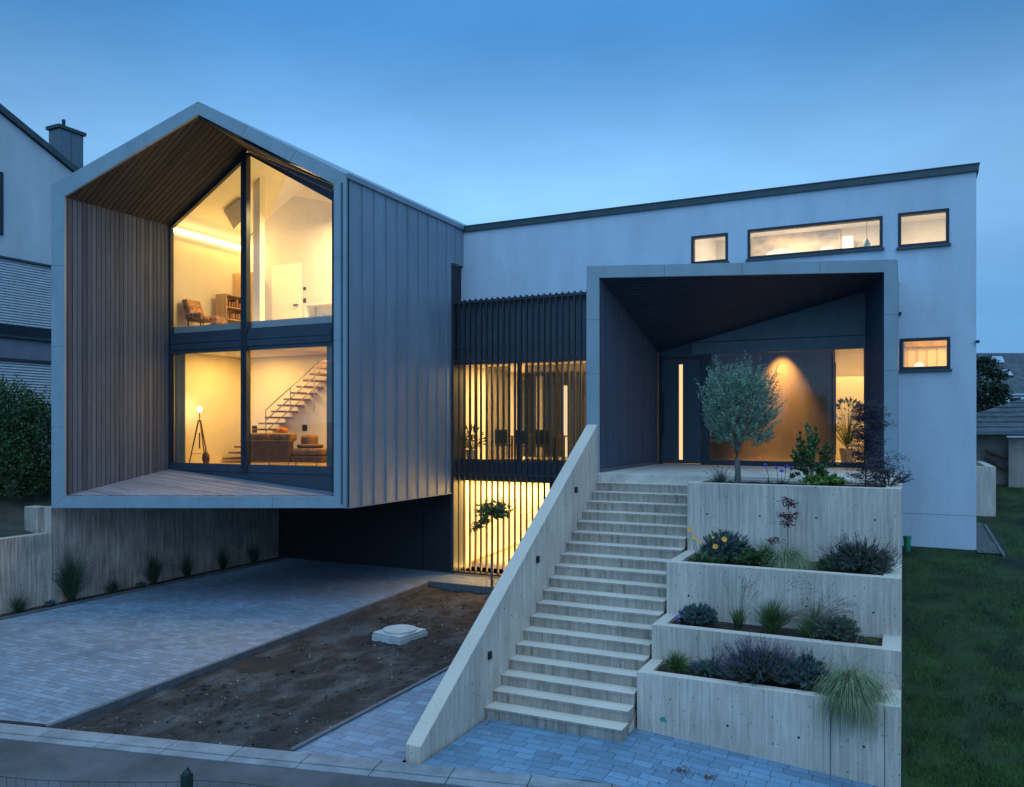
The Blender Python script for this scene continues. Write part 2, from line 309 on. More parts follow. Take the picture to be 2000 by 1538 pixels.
# ------------------------------------------------------------------ mesh builder
class MB:
    def __init__(s): s.v = []; s.f = []
    def add(s, vs, fs):
        o = len(s.v); s.v += [tuple(q) for q in vs]; s.f += [tuple(i + o for i in f) for f in fs]; return s
    def box(s, x0, x1, y0, y1, z0, z1, M=None):
        vs = [Vector(q) for q in ((x0, y0, z0), (x1, y0, z0), (x1, y1, z0), (x0, y1, z0), (x0, y0, z1), (x1, y0, z1), (x1, y1, z1), (x0, y1, z1))]
        if M: vs = [M @ q for q in vs]
        return s.add(vs, [(0, 3, 2, 1), (4, 5, 6, 7), (0, 1, 5, 4), (1, 2, 6, 5), (2, 3, 7, 6), (3, 0, 4, 7)])
    def prism(s, poly, off):
        n = len(poly); off = Vector(off); a = [Vector(q) for q in poly]; b = [q + off for q in a]
        return s.add(a + b, [tuple(range(n))[::-1], tuple(range(n, 2 * n))] + [(i, (i + 1) % n, n + (i + 1) % n, n + i) for i in range(n)])
    def quad(s, a, b, c, d): return s.add([a, b, c, d], [(0, 1, 2, 3)])
    def tube(s, pts, rad, n=6, cap=True):
        pts = [Vector(q) for q in pts]; rads = rad if isinstance(rad, (list, tuple)) else [rad] * len(pts); rings = []
        for i, q in enumerate(pts):
            d = (pts[min(i + 1, len(pts) - 1)] - pts[max(i - 1, 0)]).normalized(); u = d.cross(Vector((0, 0, 1)))
            if u.length < .05: u = d.cross(Vector((1, 0, 0)))
            u.normalize(); w = d.cross(u); rings.append([q + (u * math.cos(2 * math.pi * k / n) + w * math.sin(2 * math.pi * k / n)) * rads[i] for k in range(n)])
        vs = [q for r_ in rings for q in r_]; fs = []
        for i in range(len(pts) - 1):
            for k in range(n): fs.append((i * n + k, i * n + (k + 1) % n, (i + 1) * n + (k + 1) % n, (i + 1) * n + k))
        if cap: fs += [tuple(range(n))[::-1], tuple(range((len(pts) - 1) * n, len(pts) * n))]
        return s.add(vs, fs)
    def ball(s, c, rx, ry, rz, nu=12, nv=8, wob=0.0):
        c = Vector(c); vs = [c + Vector((0, 0, -rz))]; fs = []
        for j in range(1, nv):
            a = -math.pi / 2 + math.pi * j / nv
            for i in range(nu):
                b = 2 * math.pi * i / nu; k = 1 + wob * noise.noise(Vector((math.cos(b) * 2, math.sin(b) * 2, a * 2)) + c)
                vs.append(c + Vector((rx * math.cos(a) * math.cos(b) * k, ry * math.cos(a) * math.sin(b) * k, rz * math.sin(a) * k)))
        vs.append(c + Vector((0, 0, rz))); t = len(vs) - 1
        for i in range(nu):
            fs.append((0, 1 + (i + 1) % nu, 1 + i)); fs.append((t, t - nu + i, t - nu + (i + 1) % nu))
            for j in range(nv - 2): fs.append((1 + j * nu + i, 1 + j * nu + (i + 1) % nu, 1 + (j + 1) * nu + (i + 1) % nu, 1 + (j + 1) * nu + i))
        return s.add(vs, fs)
    def leaf(s, p, d, ln, w, fold=.25, up=None):
        d = d.normalized(); u = d.cross(up or Vector((random.uniform(-1, 1), random.uniform(-1, 1), random.uniform(.2, 1))))
        if u.length < .05: u = d.cross(Vector((1, 0, .3)))
        u.normalize(); nrm = u.cross(d)
        m = p + d * ln * .45 + nrm * ln * fold * .3
        return s.add([p, m + u * w / 2, p + d * ln, m - u * w / 2], [(0, 1, 2, 3)])
    def blade(s, p, d, ln, w, droop, seg=4):
        d = d.normalized(); pts = []; q = Vector(p); dd = d.copy(); st = ln / seg
        side = d.cross(Vector((random.uniform(-1, 1), random.uniform(-1, 1), .1)));
        if side.length < .05: side = Vector((1, 0, 0))
        side.normalize(); vs = []
        for i in range(seg + 1):
            ww = w * (1 - (i / seg) ** 1.6) * .5 + .0006; vs += [q - side * ww, q + side * ww]
            dd = (dd + Vector((0, 0, -droop * st * (.6 + i)))).normalized(); pts.append(q.copy()); q = q + dd * st
        s.add(vs, [(2 * i, 2 * i + 1, 2 * i + 3, 2 * i + 2) for i in range(seg)]); return pts
    def build(s, name, m, parent=None, smooth=False, bevel=0.0, label=None):
        me = bpy.data.meshes.new(name); off = Vector(rootloc(parent)) if parent else Vector((0, 0, 0))
        me.from_pydata([tuple(Vector(q) - off) for q in s.v], [], s.f); me.update()
        o = bpy.data.objects.new(name, me); C.objects.link(o); me.materials.append(MATS[m] if isinstance(m, str) else m)
        if smooth: me.polygons.foreach_set('use_smooth', [True] * len(me.polygons))
        if parent: o.parent = parent
        if bevel:
            b = o.modifiers.new('bevel', 'BEVEL'); b.width = bevel; b.segments = 2; b.limit_method = 'ANGLE'
        if label: o['label'] = label
        return o
def rootloc(o):
    while o.parent: o = o.parent
    return o.location
def thing(name, label, cat, loc=(0, 0, 0), group=None):
    o = bpy.data.objects.new(name, None); C.objects.link(o); o.location = loc; o.empty_display_size = .2; o['label'] = label; o['category'] = cat
    if group: o['group'] = group
    o['kind'] = 'thing'
    return o
def struct(o): o['kind'] = 'structure'; return o
def dup(root, loc, label, group=None):
    r = root.copy(); C.objects.link(r); r.location = loc; r['label'] = label
    if group: r['group'] = group
    for ch in list(root.children):
        c = ch.copy(); C.objects.link(c); c.parent = r
        for g in ch.children:
            d = g.copy(); C.objects.link(d); d.parent = c
    return r

def wall_holes(mb, x0, x1, z0, z1, y0, y1, holes):
    """wall between planes y0 (front) and y1 with rectangular openings (xa,xb,za,zb)"""
    xs = sorted({x0, x1, *[h[0] for h in holes], *[h[1] for h in holes]}); zs = sorted({z0, z1, *[h[2] for h in holes], *[h[3] for h in holes]})
    xs = [x for x in xs if x0 <= x <= x1]; zs = [z for z in zs if z0 <= z <= z1]
    def solid(i, j):
        if i < 0 or j < 0 or i >= len(xs) - 1 or j >= len(zs) - 1: return False
        cx, cz = (xs[i] + xs[i + 1]) / 2, (zs[j] + zs[j + 1]) / 2
        return not any(h[0] < cx < h[1] and h[2] < cz < h[3] for h in holes)
    for i in range(len(xs) - 1):
        for j in range(len(zs) - 1):
            if not solid(i, j): continue
            a, b, c, d = xs[i], xs[i + 1], zs[j], zs[j + 1]
            mb.quad((a, y0, c), (b, y0, c), (b, y0, d), (a, y0, d)); mb.quad((a, y1, c), (a, y1, d), (b, y1, d), (b, y1, c))
            if not solid(i - 1, j): mb.quad((a, y0, c), (a, y0, d), (a, y1, d), (a, y1, c))
            if not solid(i + 1, j): mb.quad((b, y0, c), (b, y1, c), (b, y1, d), (b, y0, d))
            if not solid(i, j - 1): mb.quad((a, y0, c), (a, y1, c), (b, y1, c), (b, y0, c))
            if not solid(i, j + 1): mb.quad((a, y0, d), (b, y0, d), (b, y1, d), (a, y1, d))
    return mb
def ring(mb, x0, x1, z0, z1, w, y0, y1):
    """rectangular frame in an XZ plane"""
    mb.box(x0, x0 + w, y0, y1, z0, z1); mb.box(x1 - w, x1, y0, y1, z0, z1); mb.box(x0 + w, x1 - w, y0, y1, z0, z0 + w); mb.box(x0 + w, x1 - w, y0, y1, z1 - w, z1); return mb
def room(mb, x0, x1, y0, y1, z0, z1, t=.1):
    """closed room shell open to the front (-Y)"""
    mb.box(x0 - t, x0, y0, y1, z0, z1); mb.box(x1, x1 + t, y0, y1, z0, z1); mb.box(x0 - t, x1 + t, y1, y1 + t, z0, z1)
    mb.box(x0 - t, x1 + t, y0, y1 + t, z0 - t, z0); mb.box(x0 - t, x1 + t, y0, y1 + t, z1, z1 + t); return mb

# ================================================================== GROUND
def zs(x): return -.07 * max(0.0, min(x, 12) + 3.5)      # pavement and street fall gently to the right
def hgt(x, y):
    d = -SN * x + CS * y
    hc = lerp(-.35, 2.4, sm(22, 30, y))
    yr = y - .0 * x
    if yr < 10: hr = -.50
    elif yr < 21.4: hr = lerp(-.50, 1.45, (yr - 10) / 11.4)
    else: hr = lerp(1.45, 2.5, min(1, (yr - 21.4) / 9))
    hl = 1.68 + 1.3 * sm(0, 5, -19.0 - x)
    h = lerp(hc, hr, sm(-.26, -.08, x)) if y < 24 else lerp(hc, hr, sm(-3, 0, x))
    h = lerp(h, hl, sm(-19.0, -19.3, x) if False else (1 if x < -19.15 else 0 if x > -18.95 else (-18.95 - x) / .2))
    if y < 9.4 + .22 * x + .3 and x > -19: h = min(h, -.42 + zs(x))
    if x < -18.95 and y < 8: h = lerp(-.42, h, sm(4.5, 8, y))
    bank = sm(7.0, 5.2, d) if False else (1 - sm(5.2, 7.0, d))
    h = lerp(h, 1.05, bank)
    return h
xs = [-300, -200, -120, -80, -60, -50, -45] + [-40 + i for i in range(20)] + [-20 + .25 * i for i in range(12)] + [-17 + i for i in range(14)] + [-3, -2, -1, -.5, -.26, -.2, -.14, -.08] + [.1 + .3 * i for i in range(30)] + [10 + i for i in range(15)] + [28, 35, 45, 60, 90, 140, 200, 300]
ys = [-100, -60, -30, -15, -8] + [-5 + .5 * i for i in range(80)] + [35 + 2 * i for i in range(8)] + [55, 65, 80, 110, 160, 240, 400]
mb = MB(); nx = len(xs)
for y in ys:
    for x in xs: mb.v.append((x, y, hgt(x, y) + (.03 * noise.noise(Vector((x * .7, y * .7, 0))) if (x > 0 or x < -19.2) else 0)))
for j in range(len(ys) - 1):
    for i in range(nx - 1): mb.f.append((j * nx + i, j * nx + i + 1, (j + 1) * nx + i + 1, (j + 1) * nx + i))
struct(mb.build('ground', 'grass_ground', smooth=True))

# street edge line (front side of kerb)
KA, KB = Vector((-12.0, 7.50, 0)), Vector((-2.7, 9.62, 0)); kd = (KB - KA).normalized(); kn = Vector((kd.y, -kd.x, 0))   # kn points to the street
def kerb_y(x): return KA.y + (x - KA.x) * kd.y / kd.x
# driveway
SL = [onZ(82, 1420, 0), onZ(835, 1137, 0)]; SLx = (SL[0].x + SL[1].x) / 2
XL0, XL1 = SL[0].x, SL[1].x; YL0, YL1 = SL[0].y, SL[1].y
def soil_left(y): return lerp(XL0, XL1, (y - YL0) / (YL1 - YL0))
XR = -7.42
mb = MB(); mb.quad((-18.35, kerb_y(-18.35), 0), (soil_left(kerb_y(XL0)), kerb_y(XL0), 0), (XL1, YL1, 0), (-18.35, YL1, 0))
mb.quad((-18.9, YL1, 0), (-6.1, YL1, 0), (-6.1, 22.6, 0), (-18.9, 22.6, 0))
struct(mb.build('driveway', 'pavers_drive'))
# path strip by the parapet, and paved forecourt in front of the steps
mb = MB(); mb.quad((XR, kerb_y(XR), 0), (-5.9, kerb_y(-5.9), 0), (-5.9, YL1, 0), (XR, YL1, 0)); struct(mb.build('path', 'pavers_front'))
mb = MB(); xx = [-5.62, -5, -4.2, -3.5, -2.5, -1.5, -.5, 0.02]
for a, b in zip(xx, xx[1:]): mb.quad((a, kerb_y(a), zs(a)), (b, kerb_y(b), zs(b)), (b, 11.9, zs(b)), (a, 11.9, zs(a)))
struct(mb.build('pavement', 'pavers_front'))
# soil bed
mb = MB(); n = 60
def soil_z(x, y):
    e = min(1, min(x - soil_left(y), XR - x) / .5)
    return -.10 - .05 * e + .05 * noise.noise(Vector((x * 1.3, y * 1.3, 1))) + .035 * noise.noise(Vector((x * 4, y * 4, 3))) + .022 * noise.noise(Vector((x * 13, y * 13, 3)))
NX, NY = 90, 160
for j in range(NY + 1):
    for i in range(NX + 1):
        t = j / NY; u = i / NX
        y_ = lerp(0, 1, t); xa = soil_left(lerp(kerb_y(XL0), YL1, t)); xb = XR; x = lerp(xa, xb, u); y = lerp(kerb_y(x), YL1, t)
        mb.v.append((x, y, soil_z(x, y)))
for j in range(NY):
    for i in range(NX): mb.f.append((j * (NX + 1) + i, j * (NX + 1) + i + 1, (j + 1) * (NX + 1) + i + 1, (j + 1) * (NX + 1) + i))
struct(mb.build('soil_bed', 'soil', smooth=True))
mb = MB()
for i in range(300):
    t = random.random(); x = random.uniform(XL0 + .1, XR - .1); y = lerp(kerb_y(x) + .05, YL1 - .1, t ** 1.2)
    if x < soil_left(y) + .05: continue
    r = random.choice([.005, .006, .008, .01, .012, .02]); mb.ball((x, y, soil_z(x, y) + r * .3), r, r * random.uniform(.7, 1.1), r * .7, 6, 4, .4)
o = mb.build('pebbles', 'pebble'); o['label'] = 'small pale stones scattered over the bare brown soil bed'; o['category'] = 'stones'; o['kind'] = 'stuff'
# kerbs of the soil bed
kb = thing('edging_kerb', 'dark blue-grey kerb edging between the driveway paving and the bare soil bed', 'kerb', (XL1, YL1, 0))
mb = MB(); w = Vector((.07, 0, 0)); n = 12; y0 = kerb_y(XL0) + .05
for i in range(n):
    a, b = lerp(y0, YL1, i / n) + .004, lerp(y0, YL1, (i + 1) / n) - .004
    mb.prism([(soil_left(a), a, -.25), (soil_left(a) + .09, a, -.25), (soil_left(b) + .09, b, -.25), (soil_left(b), b, -.25)], (0, 0, .262))
mb.build('kerb_row', 'kerb_dark', kb, bevel=.008)
mb = MB()
for i in range(5):
    a, b = lerp(XL1, XR, i / 5) + .004, lerp(XL1, XR, (i + 1) / 5) - .004; mb.box(a, b, YL1 - .04, YL1 + .05, -.25, .03)
mb.build('back_row', 'kerb_dark', kb, bevel=.008)
kb = thing('edging_kerb', 'thin dark kerb between the soil bed and the paved strip beside the stair parapet', 'kerb', (XR, 10, 0))
mb = MB(); y0 = kerb_y(XR)
for i in range(11):
    a, b = lerp(y0, YL1 - .06, i / 11) + .003, lerp(y0, YL1 - .06, (i + 1) / 11) - .003; mb.box(XR - .03, XR + .04, a, b, -.25, .035)
mb.build('kerb_row', 'kerb_dark', kb, bevel=.006)
# road kerb stones + street
mb = MB()
for i in range(-12, 26):
    a = KA + kd * (i * 1.0 + .006); b = KA + kd * (i * 1.0 + .994)
    for q0, q1, dz in ((0, .30, 0), (.30, .46, -.012)):
        pts = [a + kn * (q0 + .004), b + kn * (q0 + .004), b + kn * q1, a + kn * q1]
        z = [zs(q.x) + .008 + dz for q in pts]
        top = [Vector((q.x, q.y, zz)) for q, zz in zip(pts, z)]
        mb.prism([q - Vector((0, 0, .2)) for q in top], (0, 0, .2))
struct(mb.build('kerb', 'kerb', bevel=.006))
mb = MB()
for i in range(-40, 60):
    a = KA + kd * i; b = KA + kd * (i + 1)
    q = [a + kn * .44, b + kn * .44, b + kn * 4.6, a + kn * 4.6]; z0, z1 = zs(a.x) - .02, zs(b.x) - .02
    mb.add([(q[0].x, q[0].y, z0), (q[3].x, q[3].y, z0 - .05), (q[2].x, q[2].y, z1 - .05), (q[1].x, q[1].y, z1)], [(0, 1, 2, 3)])
struct(mb.build('street', 'asphalt'))

# ================================================================== MAIN HOUSE
house = thing('house', 'modern house with zinc gabled bay, white flat-roofed wing and slatted link, lit from inside', 'house', (-9, 21, 0))
def P(name, mb, m, parent=house, **k): return mb.build(name, m, parent, **k)
FD = 19.65
def yfront(x, D=FD): return (D + SN * x) / CS
def xfront(y, D=FD): return (CS * y - D) / SN
XO0, XO1 = -18.56, -12.15; XI0, XI1 = -18.28, -12.42; YW = 16.1
OUT = [(XO0, 2.40), (XO1, 2.40), (XO1, 10.47), (-15.37, 12.22), (XO0, 10.20)]
INN = [(XI0, 2.68), (XI1, 2.68), (XI1, 10.22), (-15.37, 11.90), (XI0, 9.92)]
def seg4(a, b, c, d, i, n):
    A, B, Cc, Dd = (Vector(v) for v in (a, b, c, d)); u = (Dd - Cc) / (Dd - Cc).length_squared
    e0 = .0022 / (B - A).length if i else 0; e1 = .0022 / (B - A).length if i < n - 1 else 0
    t0, t1 = i / n + e0, (i + 1) / n - e1; p0, p1 = A.lerp(B, t0), A.lerp(B, t1)
    q0 = Cc.lerp(Dd, (p0 - Cc).dot(u)) if i else Cc; q1 = Cc.lerp(Dd, (p1 - Cc).dot(u)) if i < n - 1 else Dd
    return [p0, p1, q1, q0]
# fascia ring, made of folded sheets with open joints over a dark core
mb = MB(); mc = MB(); segs = [4, 4, 3, 2, 4]
for k in range(5):
    a, b = OUT[k], OUT[(k + 1) % 5]; c, d = INN[k], INN[(k + 1) % 5]; n = segs[k]
    for i in range(n):
        q = seg4(a, b, c, d, i, n)
        lo = [Vector((x, yfront(x), z)) for x, z in q]
        mb.prism(lo, Vector((SN * -.0, .06, 0)))
    q = [a, b, d, c]; mc.prism([Vector((x, yfront(x) + .066, z)) for x, z in q], (0, .05, 0))
P('fascia', mb, 'zinc_light', bevel=.004); P('fascia_core', mc, 'frame_dark')
# outer shell
mb = MB(); YE = 28
def shell(a, b, ye0=YE, ye1=YE, t=(0, 0, 0)):
    q = [Vector((a[0], yfront(a[0]) + .06, a[1])), Vector((b[0], yfront(b[0]) + .06, b[1])), Vector((b[0], ye1, b[1])), Vector((a[0], ye0, a[1]))]
    mb.prism(q, t)
shell(OUT[3], OUT[4], t=(.03, 0, -.12)); P('roof', mb, 'zinc'); mb = MB(); shell(OUT[2], OUT[3], t=(-.03, 0, -.12)); rf = P('roof', mb, 'zinc', label='right slope of the zinc roof')
mb = MB(); mb.box(XO0 + .002, XO0 + .12, yfront(XO0) + .07, YE, 2.42, 10.1); P('side_wall', mb, 'zinc')
mb = MB(); mb.prism([(XO0 + .002, yfront(XO0) + .07, 2.402), (XO1 - .002, yfront(XO1) + .07, 2.402), (XO1 - .002, 21.0, 2.402), (XO0 + .002, 21.0, 2.402)], (0, 0, .12)); P('underside', mb, 'panel_dark')
# zinc side wall facing the stairs with standing seams
mb = MB(); yf = yfront(XO1) + .05
mb.prism([(XO1, yf, 2.41), (XO1, 21.0, 2.41), (XO1, 21.0, 9.25), (XO1, 21.8, 9.25), (XO1, 21.8, 10.36), (XO1, yf, 10.36)][::-1], (-.10, 0, 0))
n = 11; sy = (21.75 - yf - .06) / n
for i in range(n):
    y = yf + .06 + sy * i; zb = 2.41 if y < 20.95 else 9.26
    mb.box(XO1 - .01, XO1 + .032, y - .009, y + .009, zb, 10.35)
P('zinc_wall', mb, 'zinc')
mb = MB(); mb.prism([(XO1 + .055, yf - .02, 10.36), (XO1 + .055, 21.9, 10.36), (XO1 + .055, 21.9, 10.49), (XO1 + .055, yf - .02, 10.49)], (-.12, 0, 0)); P('eaves_trim', mb, 'zinc'); mb = MB(); mb.box(XO1 - .1, XO1 + .04, yf, 21.0, 2.385, 2.405); P('drip_edge', mb, 'zinc')
mb = MB(); mb.box(XO1 - .16, XO1 - .08, 21.003, 21.748, 8.1, 9.24); w_ = P('corner_window', mb, 'frame_dark'); mb = MB(); mb.box(XO1 - .075, XO1 - .07, 21.05, 21.7, 8.2, 9.18); P('pane', mb, 'garage', w_)
# --- niche: timber wall, soffit, deck
def deckz(x, y): return 2.69 + (-SN * x + CS * y - FD) * .182
bw = .131; y = yfront(XI0) + .10; mb = MB(); gapy = .020
Y0 = 12.95
i = 0
while True:
    a = Y0 + i * bw + gapy / 2; b = Y0 + (i + 1) * bw - gapy / 2; i += 1
    if a > YW: break
    if a < yfront(XI0) + .07: a = yfront(XI0) + .07
    if b <= a: continue
    b = min(b, YW)
    o_ = random.uniform(0, .006)
    mb.box(XI0 - .03, XI0 + o_ - .002, a, b, deckz(XI0, a) - .05, 9.90)
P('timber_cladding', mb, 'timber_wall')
mb = MB(); mb.box(XI0 - .12, XI0 - .035, yfront(XI0) + .12, YW + .2, 2.5, 9.9); P('cladding_backing', mb, 'black_plastic')
def zap(y): return lerp(11.88, 11.56, max(0, min(1, (y - 14.4) / (YW - 14.4))))
AX = -15.43
def sofz(x, y):
    if x <= AX: return lerp(9.90, zap(y), (x - XI0) / (AX - XI0))
    return lerp(zap(y), 10.20, (x - AX) / (XI1 - AX))
bw = .145
for nm, xa, xb in (('soffit', XI0, AX), ('soffit', AX, XI1)):
    mb = MB(); back = MB(); i = 0
    while True:
        a = Y0 + i * bw + .011; b = Y0 + (i + 1) * bw - .011; i += 1
        if a > YW: break
        b = min(b, YW)
        e0 = min(xb, xfront(a - .09)); e1 = min(xb, xfront(b - .09))
        if e1 <= xa + .01: continue
        e0 = max(e0, xa)
        q = [Vector((xa, a, sofz(xa, a))), Vector((e0, a, sofz(e0, a))), Vector((e1, b, sofz(e1, b))), Vector((xa, b, sofz(xa, b)))]
        mb.prism([v + Vector((0, 0, .004)) for v in q], (0, 0, .02)); back.prism([v + Vector((0, (-.009 if k_ < 2 else .009), .026)) for k_, v in enumerate(q)], (0, 0, .02))
    ya, yb = yfront(xa) + .12, yfront(xb) + .12
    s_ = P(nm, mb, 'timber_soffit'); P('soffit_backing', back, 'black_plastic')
mb = MB(); i = 0
while True:
    a = Y0 + i * bw + .009; b = Y0 + (i + 1) * bw - .009; i += 1
    if a > YW: break
    b = min(b, YW)
    e0 = min(XI1, xfront(a - .075)); e1 = min(XI1, xfront(b - .075))
    if e1 <= XI0 + .01: continue
    e0 = max(e0, XI0)
    q = [Vector((x_, y_, deckz(x_, y_))) for x_, y_ in ((XI0, a), (e0, a), (e1, b), (XI0, b))]
    mb.prism([v - Vector((0, 0, .02)) for v in q], (0, 0, .02))
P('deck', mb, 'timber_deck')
mb = MB(); mb.prism([(XI0, yfront(XI0) + .15, 2.6), (XI1, yfront(XI1) + .15, 2.6), (XI1, YW + .1, 2.6), (XI0, YW + .1, 3.1)], (0, 0, .03)); P('deck_base', mb, 'black_plastic')
mb = MB(); mb.box(XI1, XI1 + .2, yfront(XI1) + .07, YW + .3, 2.5, 10.25); P('reveal', mb, 'panel_grey')
# --- big window
YB = YW + .12
ZG0, ZG1, ZG2 = 3.38, 6.36, 6.93
MX0, MX1 = -15.63, -15.43
mb = MB()
mb.box(XI0, XI0 + .05, YW, YB, 3.18, 9.88)
mb.box(XI1 - .28, XI1, YW, YB, 2.7, 10.18)
mb.box(MX0, MX1, YW - .04, YB, 3.18, 11.5)
P('window_frame', mb, 'frame_dark', bevel=.006)
mb = MB(); mb.box(MX0 + .085, MX0 + .115, YW - .045, YW - .03, 3.2, 11.4); P('mullion_joint', mb, 'black_plastic')
mb = MB(); mb.box(XI0 + .05, MX0, YW, YB, 3.18, ZG0); mb.box(MX1, XI1 - .28, YW, YB, 3.18, ZG0)
mb.box(XI0 + .0, XI1, YW + .02, YB, 2.6, 3.175); P('apron', mb, 'panel_dark')
for xa, xb in ((XI0 + .05, MX0), (MX1, XI1 - .28)):
    mb = MB(); mb.box(xa, xb, YW + .01, YB, ZG1, ZG2); mb.box(xa, xb, YW - .02, YW + .008, ZG1 + .10, ZG1 + .26); mb.box(xa, xb, YW - .015, YW + .008, ZG1 + .275, ZG1 + .44)
    P('spandrel', mb, 'panel_dark', bevel=.004)
def rafter(x): return sofz(x, YW)
mb = MB(); mb.prism([(XI0 + .05, YW, rafter(XI0 + .05) - .10), (MX0, YW, rafter(MX0) - .13), (MX0, YW, rafter(MX0)), (XI0 + .05, YW, rafter(XI0 + .05))], (0, .1, 0))
xr = XI1 - .28
mb.prism([(MX1, YW, rafter(MX1) - .10), (xr, YW, rafter(xr) - .40), (xr, YW, rafter(xr) - .18), (MX1, YW, rafter(MX1) - .04)], (0, .1, 0))
P('head_frame', mb, 'frame_dark')
mb = MB(); mb.prism([(MX1, YW + .02, rafter(MX1) - .035), (xr, YW + .02, rafter(xr) - .175), (xr, YW + .02, rafter(xr)), (MX1, YW + .02, rafter(MX1))], (0, .1, 0)); P('head_panel', mb, 'panel_grey')
for xa, xb, za, zb, ra, rb in ((XI0 + .05, MX0, ZG2, None, .09, .12), (MX1, xr, ZG2, None, .09, .38), (XI0 + .05, MX0, ZG0, ZG1, 0, 0), (MX1, xr, ZG0, ZG1, 0, 0)):
    mb = MB(); z0_, z1_ = (zb, zb) if zb else (rafter(xa) - ra, rafter(xb) - rb)
    mb.quad((xa, YW + .06, za), (xb, YW + .06, za), (xb, YW + .06, z1_), (xa, YW + .06, z0_)); P('window_pane', mb, 'glass')
# --- rooms behind the big window
YK = 18.85
mb = MB(); mb.box(XI0 - .1, XI0, YB, YK, 6.75, 9.98); mb.box(XI1, XI1 + .1, YB, YK, 6.75, 10.3); mb.prism([(XI0 - .1, YK, 6.75), (XI1 + .1, YK, 6.75), (XI1 + .1, YK, 10.25), (AX, YK, 11.68), (XI0 - .1, YK, 9.9)], (0, .1, 0))
mb.prism([(XI0 - .1, YB, 9.94), (AX, YB, 11.66), (AX, YK, 11.66), (XI0 - .1, YK, 9.94)][::-1], (0, 0, .06)); mb.prism([(AX, YB, 11.66), (XI1 + .1, YB, 10.28), (XI1 + .1, YK, 10.28), (AX, YK, 11.66)][::-1], (0, 0, .06))
P('upper_room', mb, 'plaster'); mb = MB(); xq = fx(512, YK); mb.prism([(xq, YK - .004, 7.12), (XI1, YK - .004, 7.12), (XI1, YK - .004, 10.2), (xq, YK - .004, 11.5)], (0, .003, 0)); P('upper_back_wall', mb, 'plaster_grey')
mb = MB(); mb.box(XI0 - .1, XI1 + .1, YB, YK + .1, 6.46, 6.90); mb.box(XI0 - .1, XI1 + .1, YB + .005, YK + .1, 6.902, 7.12); P('upper_floor', mb, 'plaster')
mb = MB(); mb.box(XI0 - .1, XI0, YB, YK, 3.2, 6.455); mb.box(XI1, XI1 + .1, YB, YK, 3.2, 6.455); mb.box(XI0 - .1, XI1 + .1, YK, YK + .1, 3.2, 6.455); P('lower_room', mb, 'plaster')
mb = MB(); mb.box(XI0 - .1, XI1 + .1, YB, YK + .1, 3.15, 3.30); P('lower_floor', mb, 'light_wood')
mb = MB(); mb.box(XI0 + .01, XI0 + .05, YB + .02, YK - .02, 9.78, 9.87); P('led_strip', mb, 'led')
# skylight and partition post
a = onY(499, 600, 17.3).x; b = onY(510, 600, 17.3).x
mb = MB(); mb.box(a - .04, b, 17.25, 17.45, 6.87, 11.4); P('column', mb, 'door_white')
mb = MB(); q = []
for px, py in ((437, 411), (470, 386), (481, 420), (456, 447)):
    # point on the left ceiling slope
    for t in range(1, 400):
        p_ = onY(px, py, YB + t * .01)
        if p_.z >= lerp(9.90, 11.62, (p_.x - XI0) / (AX - XI0)) - .02: break
    q.append(p_)
mb.prism(q, (.01, 0, -.02)); P('skylight', mb, 'neighbour_dark')
# interior door, switches
def flat(px0, px1, py0, py1, Y, t, mb=None):
    a = onY(px0, py1, Y); b = onY(px1, py0, Y); mb = mb or MB(); mb.box(a.x, b.x, Y - t, Y, min(a.z, b.z), max(a.z, b.z)); return mb
a, b = fx(534, YK), fx(588, YK); zt = onY(588, 517, YK).z
mb = MB(); mb.box(a, b, YK - .05, YK - .002, 7.125, zt); dr = P('interior_door', mb, 'door_white', bevel=.004)
mb = MB(); mb.box(b - .22, b - .06, YK - .11, YK - .05, 7.93, 7.96); P('handle', mb, 'black_plastic', dr)
mb = MB(); ring(mb, a - .05, b + .05, 7.10, zt + .05, .045, YK - .03, YK - .003); P('door_frame', mb, 'plaster_cool', dr)
for (x0, x1, y0, y1, Y) in ((593, 598, 561, 567, YK), (593, 598, 583, 592, YK), (425, 432, 826, 842, YK), (493, 502, 832, 846, YK), (591, 600, 830, 842, YK)):
    P('switch_plate', flat(x0, x1, y0, y1, Y, .02), 'black_plastic')
# staircase in the lower room
mb = MB(); X0s, X1s = fx(436, 18.0), fx(632, 18.0); n = 17
for i in range(n):
    x = lerp(X0s, X1s, i / (n - 1)); z = 3.28 + .172 * (i + 1); mb.box(x - .03, x + .26, 18.0, YK - .02, z - .05, z)
st_ = P('interior_stair', mb, 'tread_wood')
mb = MB(); r0, r1 = onY(519, 801, 17.97), onY(625, 705, 17.97)
for dz in (0, -.30, -.62): mb.tube([r0 + Vector((0, 0, dz)), r1 + Vector((0, 0, dz))], .016, 6)
for t_, ln_ in ((0, .75), (.46, 1.15), (.9, 1.25)): q = r0.lerp(r1, t_); mb.tube([q, q - Vector((0, 0, ln_))], .014, 6)
P('handrail', mb, 'steel', st_)
